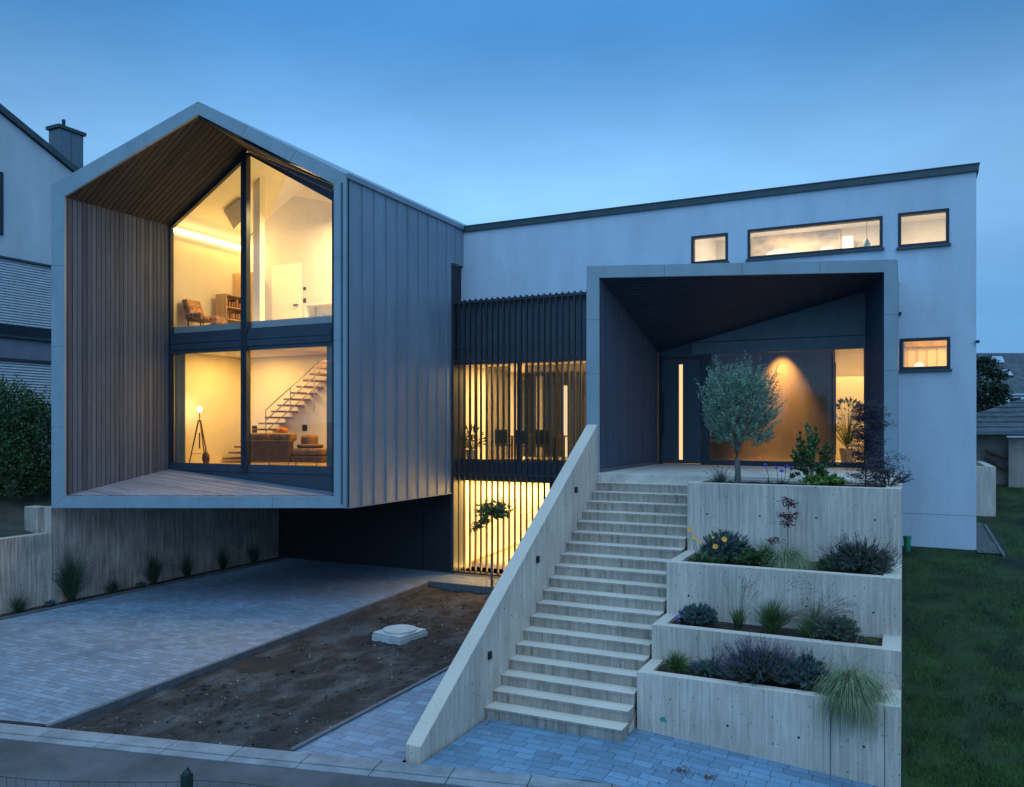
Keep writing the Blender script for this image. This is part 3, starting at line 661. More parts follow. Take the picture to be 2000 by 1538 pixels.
# curtains in the lower room
def curtain(x0, x1, y, z0, z1, m, nm='curtain', amp=.035, k=9):
    mb = MB(); n = max(12, int((x1 - x0) / .02)); 
    for i in range(n + 1):
        x = lerp(x0, x1, i / n); yy = y + amp * math.sin(i / n * k * 2 * math.pi) + .01 * math.sin(i * 1.7)
        mb.v += [(x, yy, z0), (x, yy, z1)]
    for i in range(n): mb.f.append((2 * i, 2 * i + 2, 2 * i + 3, 2 * i + 1))
    return mb
P('curtain', curtain(XI0 + .02, XI0 + .42, YB + .06, 3.31, 6.4, 'curtain_teal', k=4), 'curtain_teal', smooth=True)
P('curtain', curtain(-13.0, XI1 - .2, YB + .06, 3.31, 6.4, 'curtain_teal', k=4), 'curtain_teal', smooth=True)
lamp('AREA', 'upper_room_lamp', (-14.2, 17.3, 10.3), 235, (1, .67, .25), .9, 1.2)
lamp('AREA', 'upper_room_strip_light', (XI0 + .12, 17.5, 9.8), 100, (1, .55, .11), .08, 2.4, (0, R(-60), 0))
lamp('AREA', 'lower_room_lamp', (-14.0, 17.4, 6.43), 122, (1, .55, .11), 1.2, 1.2)
lamp('AREA', 'lower_room_lamp', (-16.9, 17.4, 6.43), 95, (1, .54, .11), 1.0, 1.2)

# --- dark link with slat screen: garage level, living level
X_L, X_G = XO1 - .02, fx(1073, 21.2)
mb = MB(); mb.box(-18.95, fx(827, 21.15) - .012, 21.15, 21.3, .0, 2.40); gd = P('garage_door', mb, 'garage')
mb = MB()
for z in (.52, .98, 1.44, 1.90): mb.box(-18.9, fx(827, 21.15) - .02, 21.14, 21.149, z, z + .018)
P('panel_joint', mb, 'black_plastic', gd)
mb = MB(); mb.box(fx(827, 21.15) + .012, XO1 - .02, 21.14, 21.3, 0, 2.40); P('garage_side_panel', mb, 'garage')
mb = MB(); YS = 21.0; sp = .1835; x = X_L + .06; ZT = 8.12
mb.box(X_L + .0, -6.05, YS + .02, YS + .05, 6.30, 6.34); mb.box(X_L, -6.05, YS + .02, YS + .05, 2.95, 3.0); mb.box(X_L, -6.05, YS + .02, YS + .05, 8.0, 8.05); mb.box(X_L, -6.05, YS + .02, YS + .05, 6.7, 6.73)
mb.box(X_L, -6.05, YS + .0, YS + .14, .03, .09)
while x < -6.1:
    mb.box(x, x + .036, YS + .01, YS + .10, .09, ZT); x += sp
P('slat_screen', mb, 'slat_dark')
YG = 21.35
mb2 = MB(); mb2.box(XO1 - .012, XO1 + .05, 21.005, 21.76, 0.0, 8.09); P('corner_panel', mb2, 'panel_dark')
mb = MB(); mb.box(X_L, -6.05, YG, YG + .1, 6.22, 8.07); P('dark_panel', mb, 'panel_grey')
mb = MB(); mb.box(X_L, -6.05, YS + .16, YG + .4, 8.075, 8.10); P('screen_cap', mb, 'panel_dark'); mb = MB(); mb.box(X_L, -6.05, YG - .1, YG + .1, 2.76, 3.36); P('dark_band', mb, 'panel_dark'); mb = MB(); mb.box(X_G, -6.05, YG, YG + .1, 0, 2.758); P('dark_panel', mb, 'panel_dark')
# glazing of the living level
mb = MB()
mb.box(X_L, -6.1, YG + .01, YG + .08, 3.36, 3.40); f_ = P('link_window', mb, 'frame_dark')
for x in (X_L + .02, fx(927, YG), fx(1010, YG), fx(1085, YG), -6.3): mb = MB(); mb.box(x, x + .06, YG + .01, YG + .08, 3.401, 6.22); P('mullion', mb, 'frame_dark', f_)
mb = MB(); mb.quad((X_L, YG + .05, 3.36), (-6.1, YG + .05, 3.36), (-6.1, YG + .05, 6.22), (X_L, YG + .05, 6.22)); P('pane', mb, 'glass_dim', f_)
mb = MB(); room(mb, X_L, -6.15, YG + .12, 26.5, 3.34, 6.24); P('dining_room', mb, 'plaster')
mb = MB(); mb.box(fx(985, 25.5), fx(1135, 25.5), 25.6, 25.7, 3.35, 6.0); P('dark_glazing', mb, 'panel_dark')
for px in (975, 1048, 1102):
    x = fx(px, 25.4); mb = MB(); mb.box(x, x + (.10 if px != 1048 else .22), 25.35, 25.45, 3.36, 5.75 if px != 1048 else 6.1); P('wall_light' if px != 1048 else 'pillar', mb, 'led_soft' if px != 1048 else 'plaster')
P('curtain', curtain(fx(958, 22.2), fx(1000, 22.2), 22.0, 3.36, 6.2, '', k=7), 'curtain_grey', smooth=True); P('curtain', curtain(fx(1030, 22.2), fx(1150, 22.2), 22.0, 3.36, 6.2, '', k=17), 'curtain_grey', smooth=True)
lamp('AREA', 'dining_room_lamp', (-10.6, 23.2, 6.2), 270, (1, .60, .20), 1.0, 1.5); lamp('AREA', 'dining_room_lamp', (-7.6, 23.2, 6.2), 60, (1, .66, .30), 1.0, 1.0)
# lit basement entrance behind the slats
mb = MB(); room(mb, X_L, X_G, YG + .02, 22.35, .0, 2.76); P('basement_lobby', mb, 'plaster')
a, b = onY(900, 1108, 22.34), onY(1040, 1056, 22.34); mb = MB(); mb.prism([(a.x, 22.31, a.z), (b.x, 22.31, b.z), (b.x, 22.31, b.z + .05), (a.x, 22.31, a.z + .05)], (0, .03, 0)); P('handrail', mb, 'light_wood')
lamp('AREA', 'lobby_lamp', ((X_L + X_G) / 2, 21.85, 2.74), 215, (1, .55, .13), 2.8, .3)
lamp('AREA', 'lobby_lamp', ((X_L + X_G) / 2, 21.7, .08), 105, (1, .55, .13), 2.8, .2, (R(180), 0, 0))

# --- white wing
YV = 21.75; XR_ = 1.49; ZR = 10.46
def wr(px0, px1, pyt, pxt, pyb, pxb):
    return (fx(px0, YV), fx(px1, YV), onY(pxb, pyb, YV).z, onY(pxt, pyt, YV).z)
wins = [wr(1351, 1421, 463, 1351, 517, 1351), wr(1461, 1723, 450, 1461, 507, 1461), wr(1755, 1853, 418, 1755, 484, 1755), wr(1758, 1855, 663, 1758, 723, 1758)]
mb = MB(); wall_holes(mb, -12.32, XR_, 1.0, 10.30, YV, YV + .30, wins + [(-12.33, -6.1, 0, 8.09), (-5.9, -.35, 3.4, 7.2)])
mb.quad((XR_, YV + .3, 1.0), (XR_, 30, 1.0), (XR_, 30, 10.3), (XR_, YV + .3, 10.3)); P('white_wall', mb, 'render_white')
mb = MB(); mb.box(-12.1, XR_ + .05, YV - .06, YV + .34, 10.30, 10.46); mb.box(XR_ - .3, XR_ + .05, YV + .34, 30, 10.30, 10.46); mb.box(-12.1, XR_ + .07, YV - .08, YV + .36, 10.46, 10.485); P('parapet_cap', mb, 'roof_cap')
mb = MB(); mb.box(-12.1, XR_ - .05, YV + .34, 30, 10.1, 10.2); P('flat_roof', mb, 'panel_dark')
for k, (a, b, z0, z1) in enumerate(wins):
    mb = MB(); ring(mb, a - .012, b + .012, z0 - .005, z1 + .012, .07, YV - .012, YV + .14); f_ = P('window', mb, 'frame_dark')
    mb = MB(); mb.quad((a + .05, YV + .08, z0 + .05), (b - .05, YV + .08, z0 + .05), (b - .05, YV + .08, z1 - .05), (a + .05, YV + .08, z1 - .05)); P('pane', mb, 'glass', f_)
    mb = MB(); mb.box(a - .05, b + .05, YV - .07, YV + .02, z0 - .06, z0 - .008); P('sill', mb, 'roof_cap', f_)
mb = MB(); room(mb, -5.2, 1.35, YV + .302, 25.2, 7.6, 10.05); P('upper_rooms', mb, 'plaster_cool')
mb = MB(); room(mb, -.02, 1.35, YV + .302, 24.4, 4.2, 6.9); P('side_room', mb, 'plaster')
mb = MB()
for i in range(5): x = fx(1772 + i * 19, 24.3); mb.box(x, x + .02, 24.3, 24.33, 4.3, 6.5)
mb.box(.0, 1.3, 24.2, 24.35, 6.5, 6.62); P('panelling', mb, 'light_wood')
lamp('AREA', 'bedroom_lamp', (-2.5, 23.6, 10.0), 150, (1, .72, .42), 2.5, 1.2); lamp('AREA', 'bathroom_lamp', (.6, 23.4, 10.0), 55, (1, .72, .42), .8, .8); lamp('AREA', 'side_room_lamp', (.7, 23.2, 6.85), 40, (1, .58, .18), .8, .8)
mb = MB(); mb.box(-.35, -.27, YV + .31, 25.1, 7.6, 10.0); P('partition', mb, 'plaster_cool')
mb = MB(); mb.box(-.05, XR_ + .001, YV - .003, YV + .01, 2.28, 2.29); P('plinth_joint', mb, 'neighbour_dark')
# small fixings on the white wall
for px, py in ((1757, 613), (1909, 668)):
    p_ = onY(px, py, YV); mb = MB(); mb.box(p_.x - .04, p_.x + .04, YV - .09, YV - .002, p_.z - .03, p_.z + .03); P('wall_fitting', mb, 'frame_dark')

# --- entrance canopy
CD = 17.1
cY = lambda x: (CD + SN * x) / CS
CO = [(-6.03, 3.2), (-6.03, 7.74), (-.144, 7.88), (-.144, 3.2)]; CI = [(-5.79, 3.2), (-5.79, 7.49), (-.40, 7.61), (-.40, 3.2)]
mb = MB(); mc = MB(); segs = [4, 4, 4]
for k in range(3):
    a, b, c, d = CO[k], CO[k + 1], CI[k], CI[k + 1]; n = segs[k]
    for i in range(n):
        q = seg4(a, b, c, d, i, n)
        mb.prism([Vector((x, cY(x), z)) for x, z in q], (0, .06, 0))
    mc.prism([Vector((x, cY(x) + .066, z)) for x, z in (a, b, d, c)], (0, .04, 0))
P('canopy_fascia', mb, 'zinc_light', bevel=.004); P('canopy_core', mc, 'frame_dark')
YD = 20.7
mb = MB(); mb.box(CO[0][0], CO[0][0] + .12, cY(CO[0][0]) + .07, YV, 0, 7.70); mb.box(CO[2][0] - .12, CO[2][0], cY(CO[2][0]) + .07, YV, 3.2, 7.84)
mb.prism([(-6.03, cY(-6.03) + .07, 7.62), (-.144, cY(-.144) + .07, 7.76), (-.144, YV, 7.76), (-6.03, YV, 7.62)], (0, 0, .115)); P('canopy_shell', mb, 'zinc')
BLz, BRz = 6.28, 7.52; BLx, BRx = -5.77, fx(1690, YD)
# left wall boards (in planes of constant Y)
mb = MB(); bw = .118; i = 0; mbr = MB()
while True:
    a = 16.1 + i * bw + .007; b = 16.1 + (i + 1) * bw - .007; i += 1
    if a > YD: break
    b = min(b, YD - .002)
    lo = max(a, cY(CI[0][0]) + .1)
    if b > lo:
        t0 = (lo - 16.2) / (YD - 16.2); t1 = (b - 16.2) / (YD - 16.2)
        mb.prism([(CI[0][0] - .02, lo, 3.48), (CI[0][0] - .02, b, 3.48), (CI[0][0] - .02, b, lerp(7.50, BLz, t1) + .02), (CI[0][0] - .02, lo, lerp(7.50, BLz, t0) + .02)], (random.uniform(.018, .024), 0, 0))
    y2 = cY(CI[3][0]) + .1; lo = max(a, y2)
    if b > lo:
        t0 = (lo - y2) / (YD - y2); t1 = (b - y2) / (YD - y2); x0_, x1_ = lerp(-.40, BRx, t0), lerp(-.40, BRx, t1)
        mbr.prism([(x0_, lo, 3.42), (x1_, b, 3.42), (x1_, b, lerp(7.61, BRz, t1) + .02), (x0_, lo, lerp(7.61, BRz, t0) + .02)], (.02, 0, 0))
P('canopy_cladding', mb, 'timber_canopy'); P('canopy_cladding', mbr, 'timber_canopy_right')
mb = MB(); mb.box(-5.9, -5.81, cY(-5.85) + .12, YD, 3.42, 7.5); P('cladding_backing', mb, 'black_plastic'); mb = MB(); mb.prism([(-.37, cY(-.37) + .12, 3.4), (BRx + .03, YD, 3.4), (BRx + .03, YD, 7.6), (-.37, cY(-.37) + .12, 7.6)], (.03, 0, 0)); P('cladding_backing', mb, 'black_plastic')
mb = MB(); mb.box(-5.80, -5.765, cY(-5.79) + .08, YD - .01, 3.40, 3.475); P('skirting', mb, 'panel_grey')
# ruled ceiling patch
mb = MB(); n = 28
def cp(u, v):
    xa, xb = lerp(-5.79, BLx, v), lerp(-.40, BRx, v)
    ya, yb = lerp(cY(-5.79) + .06, YD, v), lerp(cY(-.40) + .06, YD, v)
    za, zb = lerp(7.49, BLz, v), lerp(7.61, BRz, v)
    return Vector((lerp(xa, xb, u), lerp(ya, yb, u), lerp(za, zb, u)))
for j in range(n):
    v0, v1 = j / n + .0035, (j + 1) / n - .0035
    for i in range(8):
        u0, u1 = i / 8, (i + 1) / 8
        q = [cp(u0, v0), cp(u1, v0), cp(u1, v1), cp(u0, v1)]; mb.prism(q, (0, 0, .02))
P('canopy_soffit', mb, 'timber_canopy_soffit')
mb = MB()
for i in range(8): mb.quad(*[cp(u, v) + Vector((0, 0, .03)) for u, v in ((i / 8, 0), ((i + 1) / 8, 0), ((i + 1) / 8, 1), (i / 8, 1))])
P('soffit_backing', mb, 'black_plastic')
# door wall
def cz(px, py): return onY(px, py, YD).z
def cx_(px): return fx(px, YD)
xd0, xd1 = -5.77, cx_(1372); xg0, xg1, xg2 = cx_(1387), cx_(1625), cx_(1687); zh = cz(1387, 692)
ztl = lambda x: lerp(BLz, BRz, (x - BLx) / (BRx - BLx))
zb2 = zh + .30
def panel(mb, xa, xb, z0, z1=None):
    mb.prism([(xa, YD, z0), (xb, YD, z0), (xb, YD, min(ztl(xb), z1) if z1 else ztl(xb)), (xa, YD, min(ztl(xa), z1) if z1 else ztl(xa))], (0, .12, 0))
mb = MB(); x_s = BLx + (zb2 - BLz) / (BRz - BLz) * (BRx - BLx)
mb.prism([(xd0, YD, zh - .05), (xg0, YD, zh - .05), (xg0, YD, zh), (x_s, YD, zh), (x_s, YD, zb2), (xd0, YD, BLz + .03)], (0, .12, 0)); P('door_head', mb, 'panel_dark')
mb = MB(); x_s = BLx + (zb2 - BLz) / (BRz - BLz) * (BRx - BLx)
mb.box(x_s, BRx, YD + .002, YD + .12, zh + .0, zb2)
mb.prism([(x_s + .02, YD - .01, zb2 + .02), (BRx, YD - .01, zb2 + .02), (BRx, YD - .01, BRz), (x_s + .02, YD - .01, zb2 + .03)], (0, .12, 0)); P('transom_panel', mb, 'panel_grey')
mb = MB(); mb.box(x_s, BRx, YD - .004, YD + .05, zb2 - .002, zb2 + .018); P('panel_joint', mb, 'black_plastic')
zd = zh - .12
mb = MB(); mb.box(xd0 + .10, xd1 - .05, YD - .03, YD + .06, 3.43, zd); fd = P('front_door', mb, 'panel_dark', bevel=.005)
a, b = cx_(1327), cx_(1334); mb = MB(); mb.box(a, b, YD - .035, YD - .02, 3.52, zd - .12); P('glass_slot', mb, 'door_slot', fd)
a = cx_(1297); mb = MB(); mb.box(a - .02, a + .02, YD - .10, YD - .07, 4.15, 5.25); mb.box(a - .015, a + .015, YD - .08, YD - .03, 4.3, 4.34); mb.box(a - .015, a + .015, YD - .08, YD - .03, 5.05, 5.09); P('handle', mb, 'black_plastic', fd)
mb = MB(); mb.box(xd0, xd0 + .095, YD, YD + .1, 3.4, zh); mb.box(xd1 - .045, xg0, YD - .01, YD + .1, 3.4, zh); mb.box(xd0 + .1, xd1 - .05, YD, YD + .1, zd + .01, zh - .05); P('door_frame', mb, 'frame_dark')
mb = MB(); mb.box(xg0, xg2 + .1, YD - .01, YD + .1, 3.4, 3.52); mb.box(xg2, BRx, YD - .005, YD + .1, 3.52, zh); mb.box(xg1 - .01, xg1 + .025, YD, YD + .1, 3.52, zh); sd = P('side_window', mb, 'frame_dark')
mb = MB(); mb.quad((xg0, YD + .06, 3.52), (xg2, YD + .06, 3.52), (xg2, YD + .06, zh), (xg0, YD + .06, zh)); P('pane', mb, 'glass_dim', sd)
mb = MB(); mb.box(xg1 + .05, xg1 + .08, YD + .12, YD + .15, 3.7, 5.9); P('pull_bar', mb, 'frame_dark', sd)
# hall behind the door wall
mb = MB(); room(mb, BLx - .2, -.35, YD + .13, 26.5, 3.41, 6.75); P('hall', mb, 'plaster')
YH = 22.0; mb = MB(); mb.box(xg0 - .9, fx(1631, YH), YH, YH + .15, 3.42, 6.74); P('bronze_wall', mb, 'bronze')
mb = MB()
for px in (1440, 1527): x = fx(px, YH); mb.box(x, x + .008, YH - .004, YH + .002, 3.42, 6.74)
P('panel_joint', mb, 'frame_dark')
hx = fx(1527, YH - .3)
sp_ = lamp('SPOT', 'hall_spotlight', (hx - .02, YH - .50, 6.66), 2900, (1, .60, .20), .05, rot=(R(17), R(0), 0), spot=60, blend=1.0)
mb = MB(); mb.tube([(hx, YH - .50, 6.66), (hx, YH - .50, 6.74)], .04, 12); P('spot_fitting', mb, 'frame_dark')
lamp('AREA', 'hall_lamp', (-1.4, 24.0, 6.7), 95, (1, .56, .16), .8, 2.0); lamp('AREA', 'hall_lamp', (-4.6, 21.3, 4.0), 7, (1, .58, .2), .4, .6, (R(-100), 0, R(-25)))
mb = MB(); mb.box(-2.6, -.5, 23.2, 23.25, 6.66, 6.70); mb.box(-1.9, -1.86, 23.2, 25.6, 6.66, 6.70); mb.box(-2.6, -.5, 25.0, 25.05, 6.66, 6.70); P('led_strip', mb, 'led_soft')
mb = MB(); mb.box(-2.2, -.45, 25.2, 26.4, 3.42, 5.8); P('cabinet_wall', mb, 'plaster')

# ================================================================== STEPS, PARAPET, PLANTERS
SX0, SX1 = -5.66, -3.52; SY = 10.78; TR, RS = .272, .17
st = thing('staircase', 'broad flight of pale concrete steps climbing from the forecourt to the front door', 'staircase', ((SX0 + SX1) / 2, SY, 0))
for k in range(19):
    y = SY + TR * k; z = RS * (k + 1); zb_ = 0 if k == 0 else z - RS - .001; mb = MB()
    if k == 0: zb_ = -.05
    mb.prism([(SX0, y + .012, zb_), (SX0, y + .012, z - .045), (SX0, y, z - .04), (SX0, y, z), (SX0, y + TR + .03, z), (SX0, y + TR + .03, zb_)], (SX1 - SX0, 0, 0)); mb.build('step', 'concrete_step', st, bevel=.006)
mb = MB(); mb.prism([(SX0 + .01, SY + .4, -.1), (SX0 + .01, SY + .4, .0), (SX0 + .01, 15.9, 3.0), (SX0 + .01, 15.9, -.1)], (SX1 - SX0 - .02, 0, 0)); mb.build('underside', 'concrete', st)
mb = MB(); mb.box(SX0, -.06, SY + TR * 19, YD - .02, 3.22, 3.40); mb.box(-5.9, SX0 - .001, 15.78, YD - .02, 3.22, 3.399); mb.build('landing', 'concrete_top', st, bevel=.008)
mb = MB(); mb.box(SX0 + .02, -.08, SY + TR * 19 + .02, YD, 0, 3.215); mb.build('landing_base', 'concrete', st)
pa = thing('stair_parapet', 'sloping board-marked concrete parapet along the left side of the steps', 'wall', (-5.8, 12, 0))
mb = MB(); PX0, PX1 = -5.90, -5.665
prof = [(9.0, -.2), (9.0, .20), (15.75, 4.41), (15.75, -.2)]
mb.prism([(PX0, y, z) for y, z in prof], (PX1 - PX0, 0, 0)); mb.build('wall', 'concrete', pa, bevel=.010)
lt = None
pts = [onX(955, 1280, PX1), onX(1049, 1093, PX1), onX(1124, 957, PX1)]
labs = ['small black step light low on the parapet, nearest the foot of the steps', 'small black step light halfway up the concrete parapet', 'small black step light high on the parapet near the landing']
for p_, la in zip(pts, labs):
    if lt is None:
        lt = thing('step_light', la, 'wall light', (PX1, p_.y, p_.z), 'step lights on the parapet')
        mb = MB(); mb.box(PX1 - .002, PX1 + .035, p_.y - .045, p_.y + .045, p_.z - .055, p_.z + .055); mb.build('housing', 'black_plastic', lt, bevel=.004)
        mb = MB(); mb.box(PX1 + .008, PX1 + .03, p_.y - .035, p_.y + .035, p_.z - .062, p_.z - .055); mb.build('lens', 'far_glass', lt)
    else: dup(lt, (PX1, p_.y, p_.z), la)

PL = [(11.37, .82, 12.13), (12.13, 1.34, 12.99), (12.99, 2.17, 14.39), (14.39, 3.37, 15.94)]
XP0, XP1 = -3.49, -.05
plab = ['lowest concrete planter at the foot of the terrace, with lavender and a drooping pale grass', 'second concrete planter from the bottom, with long-stemmed seed grass', 'third concrete planter from the bottom, with orange flowers and a small red maple', 'topmost and tallest-faced concrete planter beside the landing, holding the olive tree']
for k, (y0, zt, y1) in enumerate(PL):
    p = thing('planter', plab[k], 'planter', (-1.8, y0, 0), 'terraced concrete planters')
    tw = .17; mb = MB()
    zb_ = -.6
    mb.box(XP0, XP1, y0, y0 + tw, zb_, zt); mb.box(XP0, XP0 + tw + .02, y0 + tw, y1 + .0, zb_, zt); mb.box(XP1 - .24, XP1, y0 + tw, y1, zb_, zt)
    if k == 3: mb.box(XP0 + tw + .02, XP1 - .24, y1 - .15, y1 - .002, zb_, zt - .002)
    mb.build('walls', 'concrete', p, bevel=.008)
    mb = MB(); n1, n2 = 40, 14
    for j in range(n2 + 1):
        for i in range(n1 + 1):
            x = lerp(XP0 + .1, XP1 - .1, i / n1); y = lerp(y0 + .1, y1 + .02, j / n2); mb.v.append((x, y, zt - .055 + .03 * noise.noise(Vector((x * 4, y * 4, k)))))
    for j in range(n2):
        for i in range(n1): mb.f.append((j * (n1 + 1) + i, j * (n1 + 1) + i + 1, (j + 1) * (n1 + 1) + i + 1, (j + 1) * (n1 + 1) + i))
    mb.build('soil', 'mulch', p, smooth=True)
# tie holes on the planter faces + teal tag
mb = MB()
tg = thing('marker_tag', 'small torn turquoise tag stuck on the face of the lowest planter', 'tag', onY(1296, 1405, 11.36))
q = onY(1296, 1405, 11.362)
mb = MB(); mb.add([q + Vector((-.055, 0, -.01)), q + Vector((-.02, -.012, .03)), q + Vector((.01, -.004, .012)), q + Vector((.05, -.014, -.012)), q + Vector((.03, -.004, -.03)), q + Vector((-.03, -.012, -.03))], [(0, 1, 2, 3, 4, 5)]); mb.prism([(q.x - .01, q.y - .02, q.z + .02), (q.x + .02, q.y - .02, q.z + .03), (q.x + .015, q.y - .02, q.z + .05)], (0, .015, 0)); mb.build('film', 'teal_tag', tg)
for k, Y_ in ((0, 11.37), (1, 12.13), (2, 12.99), (3, 14.39)):
    par = [o for o in C.objects if o.get('label') == plab[k]][0]
    for px, py in {0: ((1421, 1418), (1560, 1441), (1687, 1459)), 1: (), 2: ((1345, 1164), (1575, 1185), (1706, 1197)), 3: ((1381, 1004), (1484, 1008), (1594, 1012), (1709, 1016))}[k]:
        mb = MB(); q = onY(px, py, Y_ - .002); mb.tube([(q.x, Y_ - .003, q.z), (q.x, Y_ + .004, q.z)], .016, 10); mb.build('tie_hole', 'black_plastic', par)

par = [o for o in C.objects if o.get('label') == plab[0]][0]
for px in (1622, 1728):
    a = fx(px, 11.37); mb = MB(); mb.box(a - .004, a + .004, 11.366, 11.38, -.5, .80); mb.build('pour_joint', 'kerb_dark', par)
for y_, z_ in ((10.4, .62), (11.7, 1.35), (12.9, 2.05), (14.1, 2.9), (15.2, 3.5)):
    mb = MB(); mb.tube([(PX1 - .004, y_, z_), (PX1 + .003, y_, z_)], .013, 10); mb.build('tie_hole', 'kerb_dark', pa)
mb = MB()
for i in range(1500):
    t_ = random.random(); x = random.uniform(XL0 + .1, XR - .04); y = lerp(kerb_y(x) + .03, YL1 - .05, t_)
    if x < soil_left(y) + .1: continue
    if noise.noise(Vector((x * 1.1, y * 1.1, 9))) < -.05 and random.random() < .8: continue
    r = random.choice([.008, .01, .012, .015, .02, .03, .045]); mb.ball((x, y, soil_z(x, y)), r, r * random.uniform(.7, 1.3), r * .6, 6, 4, .8)
o = mb.build('clods', 'soil'); o['label'] = 'loose dark earth clods lying on the bare soil bed'; o['category'] = 'earth clods'; o['kind'] = 'stuff'
mb = MB()
for cx0, cy0, n_, sp_ in [(*onZ(1332, 1497, 0).xy, 60, .05), (*onZ(1384, 1506, 0).xy, 45, .045), (*onZ(948, 1412, 0).xy, 14, .05)] + [(random.uniform(-5.4, -.3), random.uniform(9.6, 11.2), 1, .01) for _ in range(22)] + [(random.uniform(-17, -12.5), random.uniform(8, 20), 1, .01) for _ in range(24)]:
    for k in range(n_):
        x, y = random.gauss(cx0, sp_), random.gauss(cy0, sp_); mb.leaf(Vector((x, y, (zs(x) if x > -6 else 0) + .006 + random.random() * .01)), Vector((random.uniform(-1, 1), random.uniform(-1, 1), .15)), random.uniform(.02, .045), .018, .2, Vector((0, 0, 1)))
o = mb.build('leaf_litter', 'dark_wood'); o['label'] = 'small dark leaf debris scattered over the paving'; o['category'] = 'leaf litter'; o['kind'] = 'stuff'
# retaining wall on the left with its bed
rw = thing('retaining_wall', 'stained in-situ concrete retaining wall running under the gabled bay beside the driveway', 'wall', (-18.9, 13, 0))
mb = MB(); mb.box(-19.15, -18.88, 4.5, 13.05, -.3, 1.76); mb.build('low_wall', 'concrete_old', rw, bevel=.01)
mb = MB(); mb.box(-19.15, -18.86, 13.052, 21.12, -.3, 2.39); mb.box(-19.65, -19.152, 12.9, 13.2, 1.2, 2.39); mb.build('high_wall', 'concrete_old', rw, bevel=.01)
mb = MB(); n = 60
for i in range(n + 1):
    y = lerp(5, 21.1, i / n)
    for j in range(5): x = lerp(-18.9, -18.42, j / 4); mb.v.append((x, y, .0 + .02 + .03 * noise.noise(Vector((x * 5, y * 3, 4)))))
for i in range(n):
    for j in range(4): mb.f.append((i * 5 + j, i * 5 + j + 1, i * 5 + 6 + j, i * 5 + 5 + j))
struct(mb.build('flower_bed', 'mulch', smooth=True))
kb = thing('edging_kerb', 'low grey kerb along the planted strip at the foot of the retaining wall', 'kerb', (-18.38, 13, 0)); mb = MB()
for i in range(16): mb.box(-18.43, -18.35, 5.1 + i + .004, 6.1 + i - .004, -.2, .05)
mb.build('kerb_row', 'kerb_dark', kb, bevel=.006)

dc = thing('drain_channel', 'narrow black drain slot across the street end of the driveway', 'drain', (-15, kerb_y(-15), 0)); mb = MB(); x0_, x1_ = -18.3, XL0 + .0
mb.prism([(x0_, kerb_y(x0_) + .01, .004), (x1_, kerb_y(x1_) + .01, .004), (x1_, kerb_y(x1_) + .10, .004), (x0_, kerb_y(x0_) + .10, .004)], (0, 0, .006)); mb.build('grate', 'black_plastic', dc)
# manhole
mc_ = onZ(781, 1236, 0); mh = thing('manhole', 'round white manhole cover on a square concrete slab in the soil bed', 'manhole cover', (mc_.x, mc_.y, -.12))
mc_ = onZ(781, 1230, .02); Mr = Matrix.Translation((mc_.x, mc_.y, 0)) @ Matrix.Rotation(R(-8.8), 4, 'Z')
mb = MB(); mb.box(-.40, .40, -.44, .44, -.25, -.055, Mr); mb.build('base', 'white_stone', mh, bevel=.006); mb = MB(); mb.box(-.385, .385, -.425, .425, -.052, .0, Mr); mb.build('slab', 'white_stone', mh, bevel=.006)
mb = MB(); mb.tube([(mc_.x, mc_.y, .002), (mc_.x, mc_.y, .045)], .355, 48); mb.build('cover', 'white_stone', mh, bevel=.006)

# green pipe by white wall
gp = onY(1772, 1068, 21.3); pp = thing('pipe', 'green plastic pipe stub standing in the grass against the white wall', 'pipe', (gp.x, gp.y, hgt(gp.x, gp.y)))
mb = MB(); mb.tube([(gp.x, gp.y, gp.z - .3), (gp.x, gp.y, gp.z + .17)], .075, 16); mb.build('pipe_body', 'green_plastic', pp, smooth=False); mb = MB(); mb.tube([(gp.x, gp.y, gp.z + .171), (gp.x, gp.y, gp.z + .25)], .09, 16); mb.build('cap', 'green_plastic', pp)

# near fence with post
fp = onD(365, 1502, 5.0); fe = thing('wire_fence', 'green wire mesh fence with a single post, along the near side of the street', 'fence', (fp.x, fp.y, 1.05))
mb = MB(); mb.box(fp.x - .026, fp.x + .026, fp.y - .026, fp.y + .026, .9, fp.z - .03); mb.ball((fp.x, fp.y, fp.z - .03), .027, .027, .03, 8, 6); mb.tube([(fp.x + .01, fp.y, fp.z - .02), (fp.x + .01, fp.y, fp.z + .012)], .008, 6); mb.build('post', 'fence_green', fe)
mb = MB(); wp = []
for px, py in ((-60, 1512), (0, 1517), (60, 1523), (140, 1527), (240, 1528), (340, 1528), (380, 1524), (460, 1529), (560, 1540), (680, 1556), (820, 1572)): wp.append(onD(px, py, 5.0))
for dz in (0, -.12, -.25, -.4): mb.tube([q + Vector((0, 0, dz)) for q in wp], .0022, 5)
for i in range(34):
    px = -50 + i * 26; t = px
    for a, b in zip(wp, wp[1:]):
        pass
    # point along top wire
    f = (i / 33) * (len(wp) - 1); k = min(int(f), len(wp) - 2); q = wp[k].lerp(wp[k + 1], f - k)
    mb.tube([q + Vector((0, 0, .004)), q + Vector((.006, 0, -.12)), q + Vector((.0, 0, -.95))], .0016, 4)
mb.build('wire_mesh', 'fence_green', fe)

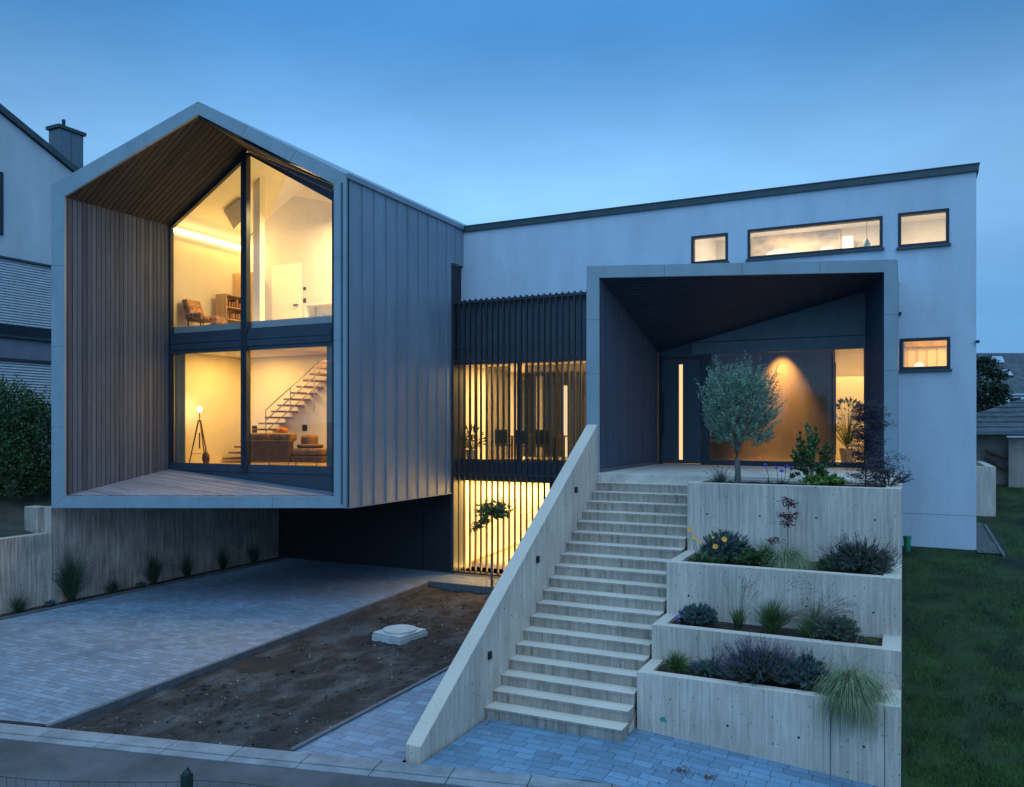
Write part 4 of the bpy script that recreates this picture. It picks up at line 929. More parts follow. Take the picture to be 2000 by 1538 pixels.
# ================================================================== PLANTS
def rdir(lo=0.0, hi=1.0):
    a = random.uniform(0, 2 * math.pi); z = random.uniform(lo, hi); r_ = math.sqrt(max(0, 1 - z * z)); return Vector((r_ * math.cos(a), r_ * math.sin(a), z))
def tuft(label, x, y, z, n, h, spread, droop, m, w=.006, lean=(0, 0), seeds=0, seed_h=1.5, seed_spread=.5, seed_m='seed', seed_lean=None, group=None, cat='plant', base=.04, seg=5, seed_droop=None):
    t = thing('grass_tuft', label, cat, (x, y, z), group); mb = MB()
    for i in range(n):
        a = random.uniform(0, 2 * math.pi); r_ = abs(random.gauss(0, spread)); d = Vector((r_ * math.cos(a) + lean[0], r_ * math.sin(a) + lean[1], 1))
        ln = h * random.uniform(.55, 1.1); mb.blade((x + math.cos(a) * base * random.random(), y + math.sin(a) * base * random.random(), z - .02), d, ln, w * random.uniform(.7, 1.3), droop * random.uniform(.5, 1.5), seg)
    mb.build('leaves', m, t)
    if seeds:
        mb = MB(); ms = MB(); sl_ = seed_lean or lean
        for i in range(seeds):
            a = random.uniform(0, 2 * math.pi); r_ = abs(random.gauss(0, seed_spread)); d = Vector((r_ * math.cos(a) + sl_[0], r_ * math.sin(a) * .6 + sl_[1], 1))
            pts = mb.blade((x, y, z), d, h * seed_h * random.uniform(.75, 1.1), .0035, (droop * .5 if seed_droop is None else seed_droop) * random.uniform(.5, 1.3), 7)
            for k in range(22):
                f = random.uniform(.74, 1.0) * (len(pts) - 1); j = min(int(f), len(pts) - 2); q = pts[j].lerp(pts[j + 1], f - j)
                ms.leaf(q, (pts[j + 1] - pts[j]) + Vector((random.uniform(-1, 1), random.uniform(-1, 1), random.uniform(-.6, .6))) * .09, .022, .006)
        mb.build('stalks', seed_m, t); ms.build('seed_heads', seed_m, t)
    return t
def shrub(name, label, x, y, z, rx, ry, h, stems, lv, ln, wd, m, cat='shrub', spikes=0, spike_m='lavender', spike_len=.12, upb=.5, squash=None, group=None, inner=.35, fold=.25, stemm='stem'):
    """stems radiate from the base to a dome; leaves sit along their outer part, optional flower spikes above"""
    t = thing(name, label, cat, (x, y, z), group); mb = MB(); mst = MB(); mf = MB(); tips = []
    for i in range(stems):
        d = rdir(.02, 1); tip = Vector((d.x * rx, d.y * ry, (d.z ** .7) * h)) * random.uniform(.72, 1.06); b = Vector((d.x * rx * .12, d.y * ry * .12, 0))
        mid = (b + tip) / 2 + Vector((0, 0, .12 * h)); pts = [Vector((x, y, z)) + q for q in (b, mid, tip)]; mst.tube(pts, [.004, .003, .0015], 3, False); tips.append((pts[2], (pts[2] - pts[1]).normalized()))
        for k in range(int(lv * 1.6)):
            f = inner + (1 - inner) * random.random() ** .8; q = pts[0].lerp(pts[1], f * 2) if f < .5 else pts[1].lerp(pts[2], f * 2 - 1)
            dd = (tip.normalized() * .5 + rdir(-.5, 1) + Vector((0, 0, upb))); mb.leaf(q, dd, ln * random.uniform(.7, 1.35), wd * random.uniform(.9, 1.5), fold)
    mst.build('stems', stemm, t); mb.build('foliage', m, t)
    if spikes:
        for i in range(spikes):
            q, d = random.choice(tips); d = (d + Vector((random.gauss(0, .25), random.gauss(0, .25), .9))).normalized(); q = q + Vector((random.gauss(0, .02), random.gauss(0, .02), 0)); e = q + d * spike_len * random.uniform(.6, 1.3)
            mf.tube([q, e], [.002, .0012], 3, False)
            for k in range(9):
                p_ = q.lerp(e, .45 + .55 * k / 8); mf.leaf(p_, d + rdir(-1, 1) * .9, .017, .011)
        mf.build('flower_spikes', spike_m, t)
    return t
def pz(k): return [.79, 1.30, 2.13, 3.32][k]
def pp_(px, k, Y): return fx(px, Y), Y, pz(k)

# olive tree in the top planter
ox, oy, oz = pp_(1440, 3, 15.15); t = thing('olive_tree', 'rounded silvery-green olive tree on a short pale trunk, in the topmost planter', 'tree', (ox, oy, oz))
mb = MB(); mb.tube([(ox, oy, oz - .05), (ox + .01, oy, oz + .2), (ox - .01, oy + .01, oz + .42), (ox + .0, oy, oz + .62), (ox + .02, oy, oz + .95), (ox, oy, oz + 1.3)], [.075, .052, .048, .055, .035, .02], 9)
cc_ = Vector((ox + .03, oy, oz + 1.26)); limbs = []
for i in range(15):
    d = rdir(-.25, 1); e = cc_ + Vector((d.x * .5, d.y * .5, d.z * .55)); s0 = Vector((ox, oy, oz + random.uniform(.58, .85))); mb.tube([s0, s0.lerp(e, .5) + Vector((0, 0, .06)), e], [.022, .014, .006], 5); limbs.append(e)
mb.build('trunk', 'bark', t)
mb = MB()
for i in range(1300):
    d = rdir(-.85, 1); rr = random.uniform(.30, 1.0) ** .55
    lobe = 1 + .42 * noise.noise(d * 2.4 + Vector((3, 1, 7)))
    base_ = cc_ + Vector((d.x * .70, d.y * .66, d.z * (.90 if d.z > 0 else .84))) * rr * lobe * .84
    dd = (d * .8 + Vector((0, 0, .95)) + rdir(-1, 1) * .25).normalized(); ln = random.uniform(.12, .27) * (1.15 if d.z > .2 else .85)
    if d.z > -.1 and random.random() < .22: ln *= 1.7
    mb.tube([base_, base_ + dd * ln], [.003, .001], 3, False)
    for k in range(17):
        q = base_ + dd * ln * (k + .5) / 17; mb.leaf(q, dd * .55 + rdir(-.9, 1), random.uniform(.035, .060), .016, .2)
mb.build('crown', 'olive_leaf', t)
# top planter
x, y, z = pp_(1408, 3, 14.95); tuft('grey-green spiky grass at the foot of the olive tree, left end of the topmost planter', x, y, z, 150, .34, .75, .5, 'leaf_grey', .010, seeds=9, seed_h=1.35, seed_spread=.9)
t = None
x, y, z = pp_(1520, 3, 15.2); t = thing('agapanthus', 'blue-violet agapanthus heads on thin stalks, right of the olive trunk', 'flower', (x, y, z)); mb = MB(); mf = MB()
for px, py in ((1495, 910), (1517, 914), (1527, 921), (1546, 916), (1535, 912)):
    mf = MB(); e = onY(px, py, 15.2); b = Vector((lerp(e.x, x, .35), 15.2, z)); mb.tube([b, b.lerp(e, .5) + Vector((.01, 0, 0)), e], .005, 4)
    for k in range(34): mf.leaf(e, rdir(-.5, 1), random.uniform(.035, .06), .022)
    mf.build('flower_head', 'petal_blue', t)
for k in range(26): mb.blade((x + random.uniform(-.2, .15), 15.2, z), Vector((random.uniform(-1, 1), random.uniform(-.5, .5), 1)), .16, .014, 4, 4)
mb.build('stalks', 'stem', t)
x, y, z = pp_(1585, 3, 15.1); t = shrub('rose_bush', 'upright leafy rose bush with dark green leaves in the topmost planter', x, y, z, .42, .30, 1.12, 46, 15, .066, .040, 'leaf_green', 'bush', upb=.2)
x, y, z = pp_(1607, 3, 14.85); shrub('leafy_plant', 'low bright green leafy plant in front of the rose bush, topmost planter', x, y, z, .45, .2, .24, 55, 10, .065, .038, 'leaf_bright', 'plant', upb=.3)
x, y, z = pp_(1600, 3, 14.95); shrub('leafy_plant', 'taller fresh green shoots beside the rose bush in the topmost planter', x, y, z, .16, .14, .45, 14, 14, .065, .034, 'leaf_green', 'plant', upb=.3)
# purple maple
x, y, z = pp_(1690, 3, 15.2); t = thing('maple', 'dark purple lace-leaf maple with a thin stem, right end of the topmost planter', 'shrub', (x, y, z)); mb = MB(); ml = MB()
mb.tube([(x, y, z - .02), (x + .02, y, z + .7), (x - .02, y, z + 1.5)], [.018, .013, .006], 6)
for i in range(130):
    h0 = random.uniform(.05, 1.4); hi = random.random() < .55
    d = rdir(-.1, .6); d.x += .15
    if h0 < .45: ln = random.uniform(.3, .62); d.x += .25
    else: ln = random.uniform(.16, .36)
    s0 = Vector((x, y, z + h0)); e = s0 + Vector((d.x * ln, d.y * ln * .6, abs(d.z) * ln * .6)); mb.tube([s0, s0.lerp(e, .5) + Vector((0, 0, .04)), e], [.005, .004, .002], 4, False)
    for k in range(44):
        q = s0.lerp(e, random.uniform(.35, 1.05)) + Vector((random.gauss(0, .03), random.gauss(0, .03), random.gauss(0, .025)))
        ml.leaf(q, rdir(-.8, .6), random.uniform(.035, .065), .014)
mb.build('trunk', 'bark', t); ml.build('foliage', 'leaf_purple', t)
x, y, z = pp_(1735, 3, 15.0); shrub('leafy_plant', 'dark purple lace-leaf sprays arching past the right end of the topmost planter', x, y, z, .50, .25, .30, 40, 16, .045, .009, 'leaf_purple', 'plant', upb=.1)
# third planter
x, y, z = pp_(1385, 2, 13.42); t = thing('orange_flowers', 'open orange daisies above green leaves at the left end of the third planter', 'flower', (x, y, z)); mb = MB(); mf = MB()
for k in range(160): mb.blade((x + random.uniform(-.22, .2), y + random.uniform(-.1, .1), z - .02), Vector((random.uniform(-.8, .8), random.uniform(-.6, .4), 1)), random.uniform(.14, .3), .018, 2.5, 4)
for px, py, r_ in ((1347, 1035, .046), (1355, 1050, .046), (1366, 1059, .034), (1397, 1068, .054), (1415, 1054, .054), (1393, 1050, .028)):
    e = onY(px, py, 13.36); mb.tube([(lerp(e.x, x, .4), y, z), e], .004, 4); nrm = Vector((.2, -1, .5)).normalized(); u = nrm.cross(Vector((0, 0, 1))).normalized(); v = nrm.cross(u)
    for k in range(16):
        a = k / 16 * 2 * math.pi; dd = u * math.cos(a) + v * math.sin(a) + nrm * .25; mf.leaf(e, dd, r_ * random.uniform(.9, 1.1), .018, .1, nrm)
    mf.ball(e + nrm * .006, .010, .008, .010, 7, 5)
mb.build('leaves', 'leaf_green', t); mf.build('flowers', 'petal_orange', t)
x, y, z = pp_(1418, 2, 13.75); shrub('blue_green_bush', 'soft blue-green bush behind the orange flowers in the third planter', x, y, z, .46, .36, .50, 230, 26, .055, .010, 'leaf_blue', 'bush', upb=.9)
x, y, z = pp_(1475, 2, 13.5); shrub('low_bush', 'low dark green cushion plant left of the pale drooping grass, third planter', x, y, z, .38, .24, .27, 150, 20, .045, .011, 'leaf_green', 'bush', upb=.5)
x, y, z = pp_(1540, 2, 14.0); t = thing('red_maple', 'small slender maple with clustered crimson leaves rising from the third planter', 'tree', (x, y, z)); mb = MB(); ml = MB()
mb.tube([(x, y, z - .02), (x - .01, y, z + .5), (x + .01, y, z + 1.05)], [.009, .007, .004], 5)
for (px, py, nn_, sp_r) in ((1538, 978, 26, .045), (1543, 985, 24, .04), (1533, 1008, 30, .05), (1546, 1008, 26, .05), (1540, 1022, 26, .05), (1513, 1052, 16, .04), (1508, 1058, 10, .03)):
    e = onY(px, py, 13.98); mb.tube([(x, y, min(e.z - .02, z + 1.0)), e], .003, 3, False)
    for k in range(nn_ * 2): ml.leaf(e + Vector((random.gauss(0, sp_r), random.gauss(0, sp_r), random.gauss(0, sp_r * .5))), rdir(-1, .5), random.uniform(.055, .085), .024)
mb.build('trunk', 'bark', t); ml.build('foliage', 'leaf_red', t)
x, y, z = pp_(1535, 2, 13.55); tuft('pale wispy feather grass drooping over the front of the third planter', x, y, z, 1300, .72, .5, 2.0, 'blade_pale', .006, lean=(.34, -.24), seg=7)
x, y, z = pp_(1500, 2, 13.75); tuft('fine green grass mingling behind the pale wispy grass, third planter', x, y, z, 300, .42, .5, 1.2, 'blade_green', .007)
x, y, z = pp_(1590, 1, 12.85); tuft('thin airy grass against the back wall of the second planter', x, y, z, 160, .5, .4, .8, 'blade_green', .006, seeds=26, seed_h=1.6, seed_spread=.4, seed_lean=(.5, 0))
x, y, z = pp_(1700, 1, 12.5); tuft('short sparse grass at the right end of the second planter', x, y, z, 110, .16, .8, 1.2, 'blade_green', .006)
x, y, z = pp_(1725, 2, 13.4); tuft('short grey grass beside the lavender at the right end of the third planter', x, y, z, 120, .24, .6, 1.2, 'leaf_grey', .007)
x, y, z = pp_(1620, 2, 13.5); shrub('low_bush', 'dark green cushion plant between the wispy grass and the lavender, third planter', x, y, z, .22, .2, .22, 60, 16, .045, .012, 'leaf_green', 'bush')
x, y, z = pp_(1678, 2, 13.55); shrub('lavender', 'dark faded lavender bush at the right end of the third planter', x, y, z, .50, .36, .44, 330, 26, .05, .009, 'leaf_lav', 'lavender', spikes=240, spike_m='lavender_dark', spike_len=.17, upb=1.1)
# second planter
x, y, z = pp_(1333, 1, 12.5); shrub('sage', 'small plant with one violet flower spike, far left of the second planter', x, y, z, .05, .05, .09, 26, 10, .04, .02, 'leaf_dark', 'flower', spikes=22, spike_m='petal_blue', spike_len=.12)
x, y, z = pp_(1366, 1, 12.6); shrub('blue_green_bush', 'rounded blue-green cushion plant at the left of the second planter', x, y, z, .32, .27, .30, 190, 24, .05, .009, 'leaf_blue', 'bush', upb=.9)
x, y, z = pp_(1442, 1, 12.6); tuft('small olive-green grass clump between the blue-green cushion and the largest tuft, second planter', x, y, z, 260, .34, .28, .6, 'blade_green', .007, seeds=22, seed_h=2.5, seed_spread=.22, seed_lean=(.12, 0))
x, y, z = pp_(1508, 1, 12.6); tuft('largest green grass tuft with long arching seed stalks, middle of the second planter', x, y, z, 700, .52, .36, .9, 'blade_green', .007, seeds=80, seed_h=2.3, seed_spread=.45, seed_lean=(.75, 0), seed_droop=.75)
x, y, z = pp_(1578, 1, 12.5); tuft('low green grass clump right of the largest tuft in the second planter', x, y, z, 320, .33, .5, 1.0, 'blade_green', .007, seeds=34, seed_h=2.4, seed_spread=.4, seed_lean=(.7, 0))
x, y, z = pp_(1632, 1, 12.5); shrub('grey_bush', 'soft grey-green mound at the right of the second planter', x, y, z, .38, .28, .34, 210, 24, .045, .008, 'leaf_grey', 'bush', upb=.9)
# lowest planter
x, y, z = pp_(1322, 0, 11.8); tuft('short green grass clump at the left end of the lowest planter', x, y, z, 520, .34, .7, 1.4, 'blade_green', .007)
x, y, z = pp_(1378, 0, 11.75); shrub('blue_fescue', 'small steel-blue cushion plant near the left end of the lowest planter', x, y, z, .28, .22, .19, 180, 20, .04, .005, 'leaf_blue', 'bush', upb=.9)
x, y, z = pp_(1392, 0, 11.95); shrub('lavender', 'thin lavender with pale violet spikes just left of the big lavender, lowest planter', x, y, z, .22, .15, .20, 40, 10, .04, .006, 'leaf_blue', 'lavender', spikes=34, spike_m='lavender', spike_len=.22, upb=1)
x, y, z = pp_(1483, 0, 11.75); shrub('lavender', 'large bushy lavender with mauve flower spikes in the middle of the lowest planter', x, y, z, .50, .34, .44, 380, 26, .05, .009, 'leaf_lav', 'lavender', spikes=420, spike_m='lavender', spike_len=.19, upb=1.1)
x, y, z = pp_(1573, 0, 11.75); shrub('blue_green_bush', 'dark blue-green bush between the big lavender and the drooping grass, lowest planter', x, y, z, .36, .28, .42, 220, 24, .055, .010, 'leaf_blue', 'bush', spikes=40, spike_m='lavender_dark', spike_len=.18, upb=.8)
x, y, z = pp_(1662, 0, 11.62); tuft('big pale feather grass spilling down over the front of the lowest planter', x, y, z, 1700, .84, .78, 1.9, 'blade_pale', .006, lean=(.10, -.14), base=.12, seg=8, seeds=40, seed_h=1.05, seed_spread=.7, seed_m='blade_pale')
tuft('dark green base blades under the pale feather grass of the lowest planter', x - .03, y - .03, z, 600, .66, .6, 3.0, 'blade_green', .007, lean=(-.02, -.25), base=.08, seg=7)
# strip along the retaining wall
lb = [(38, 1195, .5, 200, 'seeded short grass, nearest the street in the strip along the retaining wall', 10), (138, 1172, 1.35, 620, 'tall dark green grass clump, the largest in the strip along the retaining wall', 26), (222, 1153, .42, 180, 'short brown-headed grass between the two tallest clumps by the retaining wall', 14), (300, 1133, .92, 340, 'dark upright grass clump just under the gabled bay by the retaining wall', 0), (366, 1117, .8, 160, 'narrow grass clump, third tall one under the gabled bay', 0), (436, 1103, .75, 160, 'shadowed grass clump deep under the gabled bay', 0), (497, 1090, .7, 160, 'farthest shadowed grass clump, next to the dark garage door', 0)]
for px, py, h, n, la, sd in lb:
    p_ = onX(px, py, -18.64); tuft(la, -18.64, p_.y, .02, n, h, .24 if h > .6 else .5, .5, 'blade_dark', .009, seeds=sd, seed_h=1.45, seed_spread=.4, group=None)
for px, py, la in ((100, 1187, 'tiny grey-green plant left of the tallest grass clump by the retaining wall'), (277, 1147, 'tiny grey-green plant beside the dark upright clump by the retaining wall')):
    p_ = onX(px, py, -18.6); shrub('low_bush', la, -18.6, p_.y, .02, .17, .16, .13, 40, 10, .05, .02, 'leaf_blue', 'plant')
# young standard tree in the soil bed
b = onZ(962, 1158, -.1); t = thing('young_tree', 'young standard tree with a small umbrella crown, staked in the soil bed', 'tree', (b.x, b.y, -.12))
x, y = b.x, b.y; zc = onD(962, 1008, 21.3).z; mb = MB(); mb.tube([(x, y, -.15), (x - .012, y, .8), (x + .01, y, 1.6), (x, y, zc + .05)], [.024, .018, .016, .012], 7); ml = MB()
for i in range(120):
    a = random.uniform(0, 2 * math.pi); r_ = random.uniform(.12, .60); dz = random.uniform(-.10, .52) * (1 - r_ * .9); drop = -.30 if math.cos(a) < -.6 and random.random() < .7 else 0
    s0 = Vector((x, y, zc)); e = s0 + Vector((math.cos(a) * r_, math.sin(a) * r_ * .8, dz + drop * r_ * 3)); mb.tube([s0, s0.lerp(e, .5) + Vector((0, 0, .09)), e], [.006, .005, .002], 4, False)
    for k in range(8):
        q = s0.lerp(e, random.uniform(.5, 1.08)); ml.leaf(q, Vector((math.cos(a), math.sin(a), -.6)) + rdir(-1, .6) * .9, random.uniform(.08, .15), random.uniform(.04, .065), .3)
mb.build('trunk', 'bark', t); ml.build('crown', 'leaf_green', t)
mb = MB(); mb.tube([(x - .05, y + .02, -.15), (x - .045, y + .02, .95)], .022, 8); mb.build('stake', 'bark', t)
hz_ = thing('wire_coil', 'upright coil of thin dark wire leaning by the stem of the young tree', 'wire', (x + .1, y + .05, -.1)); mb = MB()
for k, (cx0, r_) in enumerate(((.14, .19), (-.10, .15))):
    mb.tube([(x + cx0 + r_ * math.cos(a / 20 * 2 * math.pi), y + .12 + .03 * math.sin(a), .12 + r_ * math.sin(a / 20 * 2 * math.pi)) for a in range(21)], .007, 5)
mb.tube([(x - .10, y + .12, .12 + .15), (x + .14, y + .12, .12 - .17)], .006, 5); mb.build('coil', 'steel', hz_)

# ================================================================== LEFT: hedge, neighbour
def leafcloud(mb, c, r, n, ln, wd, lump=.55, hollow=.45):
    for i in range(n):
        d = rdir(-.6, 1); k = (hollow + (1 - hollow) * random.random() ** .5) * (1 + lump * noise.noise(d * 2.2 + Vector(c)) + .18 * noise.noise(d * 6 + Vector(c)))
        q = Vector(c) + Vector((d.x * r[0], d.y * r[1], d.z * r[2])) * k
        mb.leaf(q, d * .6 + rdir(-.6, 1), ln * random.uniform(.6, 1.3), wd * random.uniform(.7, 1.2), .3)
def bush(label, cx0, cy0, r, h, n, m='hedge_leaf', ln=.085, wd=.045, name='bush', cat='bush', gz=None):
    z = hgt(cx0, cy0) if gz is None else gz; t = thing(name, label, cat, (cx0, cy0, z)); mb = MB(); ms = MB()
    leafcloud(mb, (cx0, cy0, z + h * .48), (r, r, h * .52), int(n * 1.5), ln, wd); leafcloud(mb, (cx0, cy0, z + h * .18), (r * 1.05, r * 1.05, h * .24), int(n * .5), ln, wd)
    for i in range(int(n / 110)):
        d = rdir(.1, 1); s0 = Vector((cx0, cy0, z + h * .5)) + Vector((d.x * r * .8, d.y * r * .8, d.z * h * .45)); e = s0 + (d + Vector((0, 0, .8))).normalized() * random.uniform(.25, .6)
        for k in range(14): mb.leaf(s0.lerp(e, k / 13), d + rdir(-1, 1), ln, wd)
    for i in range(7):
        d = rdir(.4, 1); ms.tube([(cx0, cy0, z - .1), (cx0 + d.x * r * .3, cy0 + d.y * r * .3, z + h * .35), (cx0 + d.x * r * .7, cy0 + d.y * r * .7, z + h * .7)], [.04, .03, .01], 5)
    ms.build('stems', 'bark', t); mb.build('foliage', m, t); return t
q = onD(70, 835, 23.4); bush('dense dark green bush on the slope right beside the gabled bay', q.x, q.y, 1.15, 2.35, 7000)
q = onD(-12, 845, 22.8); bush('dense dark green bush at the left edge of the picture, on the slope', q.x, q.y, 1.25, 2.75, 8000)
q = onD(20, 860, 22.0); bush('lower dark bush in front of the two taller ones on the left slope', q.x, q.y, .8, 1.7, 3500)
q = onD(-90, 845, 23.4); bush('dense dark green bush on the slope outside the left edge', q.x, q.y, 1.3, 2.9, 4000)
XN = -26.0
nh = thing('neighbour_house', 'pale rendered neighbouring house with dark gable edge and grey roller shutters', 'house', (XN, 16, 2.8))
p0, p1 = onX(0, 222, XN), onX(145, 340, XN); sl_ = (p1.z - p0.z) / (p1.y - p0.y); yr = p0.y - 3.2; zr = p0.z - sl_ * 3.2; ye = p1.y + 3.0; ze = p1.z + sl_ * 3.0
mb = MB(); mb.prism([(XN, yr - 7, 2.0), (XN, ye, 2.0), (XN, ye, ze), (XN, yr, zr), (XN, yr - 7, zr + sl_ * 7)], (-.3, 0, 0)); mb.build('gable_wall', 'neighbour_render', nh)
mb = MB(); mb.box(XN - 11, XN - .31, ye - .3, ye, 2, ze - .05); mb.build('rear_wall', 'neighbour_render', nh)
mb = MB(); mb.box(XN - 11, XN - .31, yr - 7, yr - 6.7, 2, zr + sl_ * 7); mb.build('front_wall', 'neighbour_render', nh)
mb = MB(); mb.prism([(XN + .12, yr, zr + .03), (XN + .12, ye + .3, ze + sl_ * .3 + .03), (XN + .12, ye + .3, ze + sl_ * .3 + .25), (XN + .12, yr, zr + .25)], (-11, 0, 0)); mb.build('roof', 'roof_cap', nh)
mb = MB(); mb.prism([(XN + .12, yr, zr + .03), (XN + .12, yr, zr + .25), (XN + .12, yr - 7.3, zr + sl_ * 7.3 + .25), (XN + .12, yr - 7.3, zr + sl_ * 7.3 + .03)], (-11, 0, 0)); mb.build('roof', 'roof_cap', nh)
def nb(px0, px1, py0, py1, t0, t1):
    a, b = onX(px0, py0, XN), onX(px1, py1, XN); mb = MB(); mb.box(XN + t0, XN + t1, a.y, b.y, b.z, a.z); return mb
ya_, yb_ = onX(-160, 500, XN).y, onX(112, 500, XN).y
def zN(py): return onX(98, py, XN).z
def band(py0, py1, t1, m, nm, rib=False):
    mb = MB(); z0_, z1_ = zN(py1), zN(py0)
    if not rib: mb.box(XN + .002, XN + t1, ya_, yb_, z0_, z1_)
    else:
        n = int((z1_ - z0_) / .085)
        for i in range(n): z = z0_ + (z1_ - z0_) * i / n; mb.prism([(XN + .01, ya_, z), (XN + .03, ya_, z), (XN + .055, ya_, z + .03), (XN + .03, ya_, z + (z1_ - z0_) / n - .006), (XN + .01, ya_, z + (z1_ - z0_) / n - .006)], (0, yb_ - ya_, 0))
    return mb.build(nm, m, nh)
band(519, 523, .10, 'roof_cap', 'shutter_box'); band(523, 644, .05, 'shutter', 'roller_shutter', True); band(645, 662, .03, 'frame_dark', 'window'); band(663, 668, .12, 'roof_cap', 'sill')
band(669, 706, .03, 'neighbour_dark', 'wall_band'); band(707, 711, .10, 'roof_cap', 'shutter_box'); band(712, 790, .05, 'shutter', 'roller_shutter', True)
a = onX(-40, 325, XN); b = onX(5, 460, XN); mb = MB(); mb.box(XN + .002, XN + .05, a.y, b.y, b.z, a.z); mb.build('window', 'frame_dark', nh)
XC = XN - .9; y0_, y1_ = onX(116, 250, XC).y, onX(163, 250, XC).y; zt_ = onX(116, 243, XC).z; x0_ = fx(95, y0_)
mb = MB(); mb.box(x0_, XC, y0_, y1_, 10, zt_ - .12)
ch = mb.build('chimney', 'copper', nh, bevel=.01); mb = MB(); mb.box(x0_ - .07, XC + .07, y0_ - .07, y1_ + .07, zt_ - .119, zt_); mb.build('chimney_cap', 'roof_cap', ch); mb = MB(); mb.tube([((x0_ + XC) / 2, (y0_ + y1_) / 2 - .1, zt_), ((x0_ + XC) / 2, (y0_ + y1_) / 2 - .1, zt_ + .33)], .06, 10); mb.build('flue', 'black_plastic', ch)
mb = MB()
for f in (.5,): yy = lerp(y0_, y1_, f); mb.box(XC + .001, XC + .016, yy - .012, yy + .012, 10, zt_ - .12)
mb.build('seam', 'copper', ch)

# ================================================================== RIGHT: lawn edge, shed, far house, tree
def grassfield(name, label, n, reg, m, hmin, hmax, w):
    mb = MB()
    for i in range(n):
        x, y = reg(); z = hgt(x, y) - .01
        if random.random() < .75 and noise.noise(Vector((x * 1.7, y * 1.7, 5))) < -.12: continue
        mb.blade((x, y, z), Vector((random.gauss(0, .35), random.gauss(0, .35), 1)), random.uniform(hmin, hmax), w, 1.5, 2)
    o = mb.build(name, m); o['label'] = label; o['category'] = 'grass'; o['kind'] = 'stuff'; return o
def regR():
    while True:
        y = 9.3 + 22 * random.random() ** 1.4; x = .02 + random.random() * (y * .17 + .5)
        if y > 21.6 and x < 2.15: continue
        return x, y
grassfield('lawn_grass', 'dark grass of the lawn climbing along the planters and the white wall', 60000, regR, 'blade', .035, .11, .008)
def regL():
    while True:
        x = -19.25 - 5.5 * random.random(); y = 11 + 8 * random.random()
        return x, y
grassfield('slope_grass', 'thin dark grass on the slope above the retaining wall', 6000, regL, 'blade_dark', .03, .09, .008)
bl = thing('garden_wall', 'low pale concrete garden wall with planting on top, behind the white wall corner', 'wall', (1.9, 25.6, 1.8)); a = onY(1945, 912, 25.6); gz = onY(1945, 1001, 25.6).z
mb = MB(); mb.box(1.2, a.x, 25.6, 25.8, gz - .4, a.z); mb.box(a.x - .2, a.x, 25.801, 32, gz - .4, a.z - .002); mb.build('wall', 'concrete', bl, bevel=.01); mb = MB(); mb.box(1.2, a.x - .2, 25.8, 32, a.z - .15, a.z - .03); mb.build('soil', 'moss', bl)
ed = thing('garden_edging', 'grey metal edging board beside the gravel strip at the corner of the white wall', 'edging', (2.1, 22, 1.5)); a, b = onY(1958, 1079, 21.2), onY(1921, 1030, 24.2); a.z = hgt(a.x, a.y) + .06; b.z = hgt(b.x, b.y) + .06
mb = MB(); mb.prism([(a.x, a.y, a.z - .15), (a.x + .06, a.y, a.z - .15), (b.x + .06, b.y, b.z - .15), (b.x, b.y, b.z - .15)], (0, 0, .165)); mb.build('board', 'kerb_dark', ed)
mb = MB(); n = 30
for j in range(n + 1):
    for i in range(5): y = lerp(21.4, 24.5, j / n); xx_ = lerp(1.49, lerp(a.x, b.x, j / n), i / 4); mb.v.append((xx_, y, max(hgt(xx_, y) + .035, lerp(a.z, b.z, j / n) - .03) + .02 * noise.noise(Vector((xx_ * 20, y * 20, 1)))))
for j in range(n):
    for i in range(4): mb.f.append((j * 5 + i, j * 5 + i + 1, j * 5 + 6 + i, j * 5 + 5 + i))
struct(mb.build('gravel_strip', 'gravel'))
mb = MB(); n1, n2 = 50, 60
for j in range(n2 + 1):
    for i in range(n1 + 1):
        x, y = lerp(-26.5, -19.16, i / n1), lerp(7, 22, j / n2); mb.v.append((x, y, hgt(x, y) + .07 + .05 * noise.noise(Vector((x * 2.2, y * 2.2, 2))) + .02 * noise.noise(Vector((x * 8, y * 8, 2)))))
for j in range(n2):
    for i in range(n1): mb.f.append((j * (n1 + 1) + i, j * (n1 + 1) + i + 1, (j + 1) * (n1 + 1) + i + 1, (j + 1) * (n1 + 1) + i))
struct(mb.build('hillside', 'bank', smooth=True))
# shed
YSH = 30.5; sa = onY(1912, 848, YSH); sg = 2.3
sh = thing('shed', 'low weathered outbuilding with a dark slate roof behind the lawn', 'shed', (sa.x + 3, YSH, sg)); xe = sa.x + 9; xs_ = fx(1970, YSH - .5)
mb = MB(); mb.box(sa.x - 1.5, xs_, YSH, YSH + 4, sg - .4, sa.z); mb.box(xs_ + .001, xe, YSH - .5, YSH + 4, sg - .5, onY(1972, 857, YSH - .5).z); mb.build('wall', 'shed_wall', sh)
xl, zl = sa.x - 1.8, sa.z + .0; rz = onY(2000, 783, YSH + 1.6).z; rows = 9; mb = MB()
for k in range(rows):
    t0, t1 = k / rows, (k + 1) / rows + .02
    ya0, ya1 = lerp(YSH - .9, YSH + 2.2, t0), lerp(YSH - .9, YSH + 2.2, t1); za0, za1 = lerp(zl, rz + .35, t0) + .05, lerp(zl, rz + .35, t1) + .01; x0a, x1a = lerp(xl, xl + 4.2, t0), lerp(xl, xl + 4.2, t1)
    mb.prism([(x0a, ya0, za0), (xe, ya0, za0), (xe, ya1, za1), (x1a, ya1, za1)], (0, 0, .035))
mb.build('roof', 'slate', sh)
mb = MB(); mb.prism([(xl, YSH - .9, zl + .03), (xl, YSH + 4, zl + .03), (xl + 4.2, YSH + 2.2, rz + .36)], (0, 0, .03)); mb.build('roof_hip', 'slate', sh)
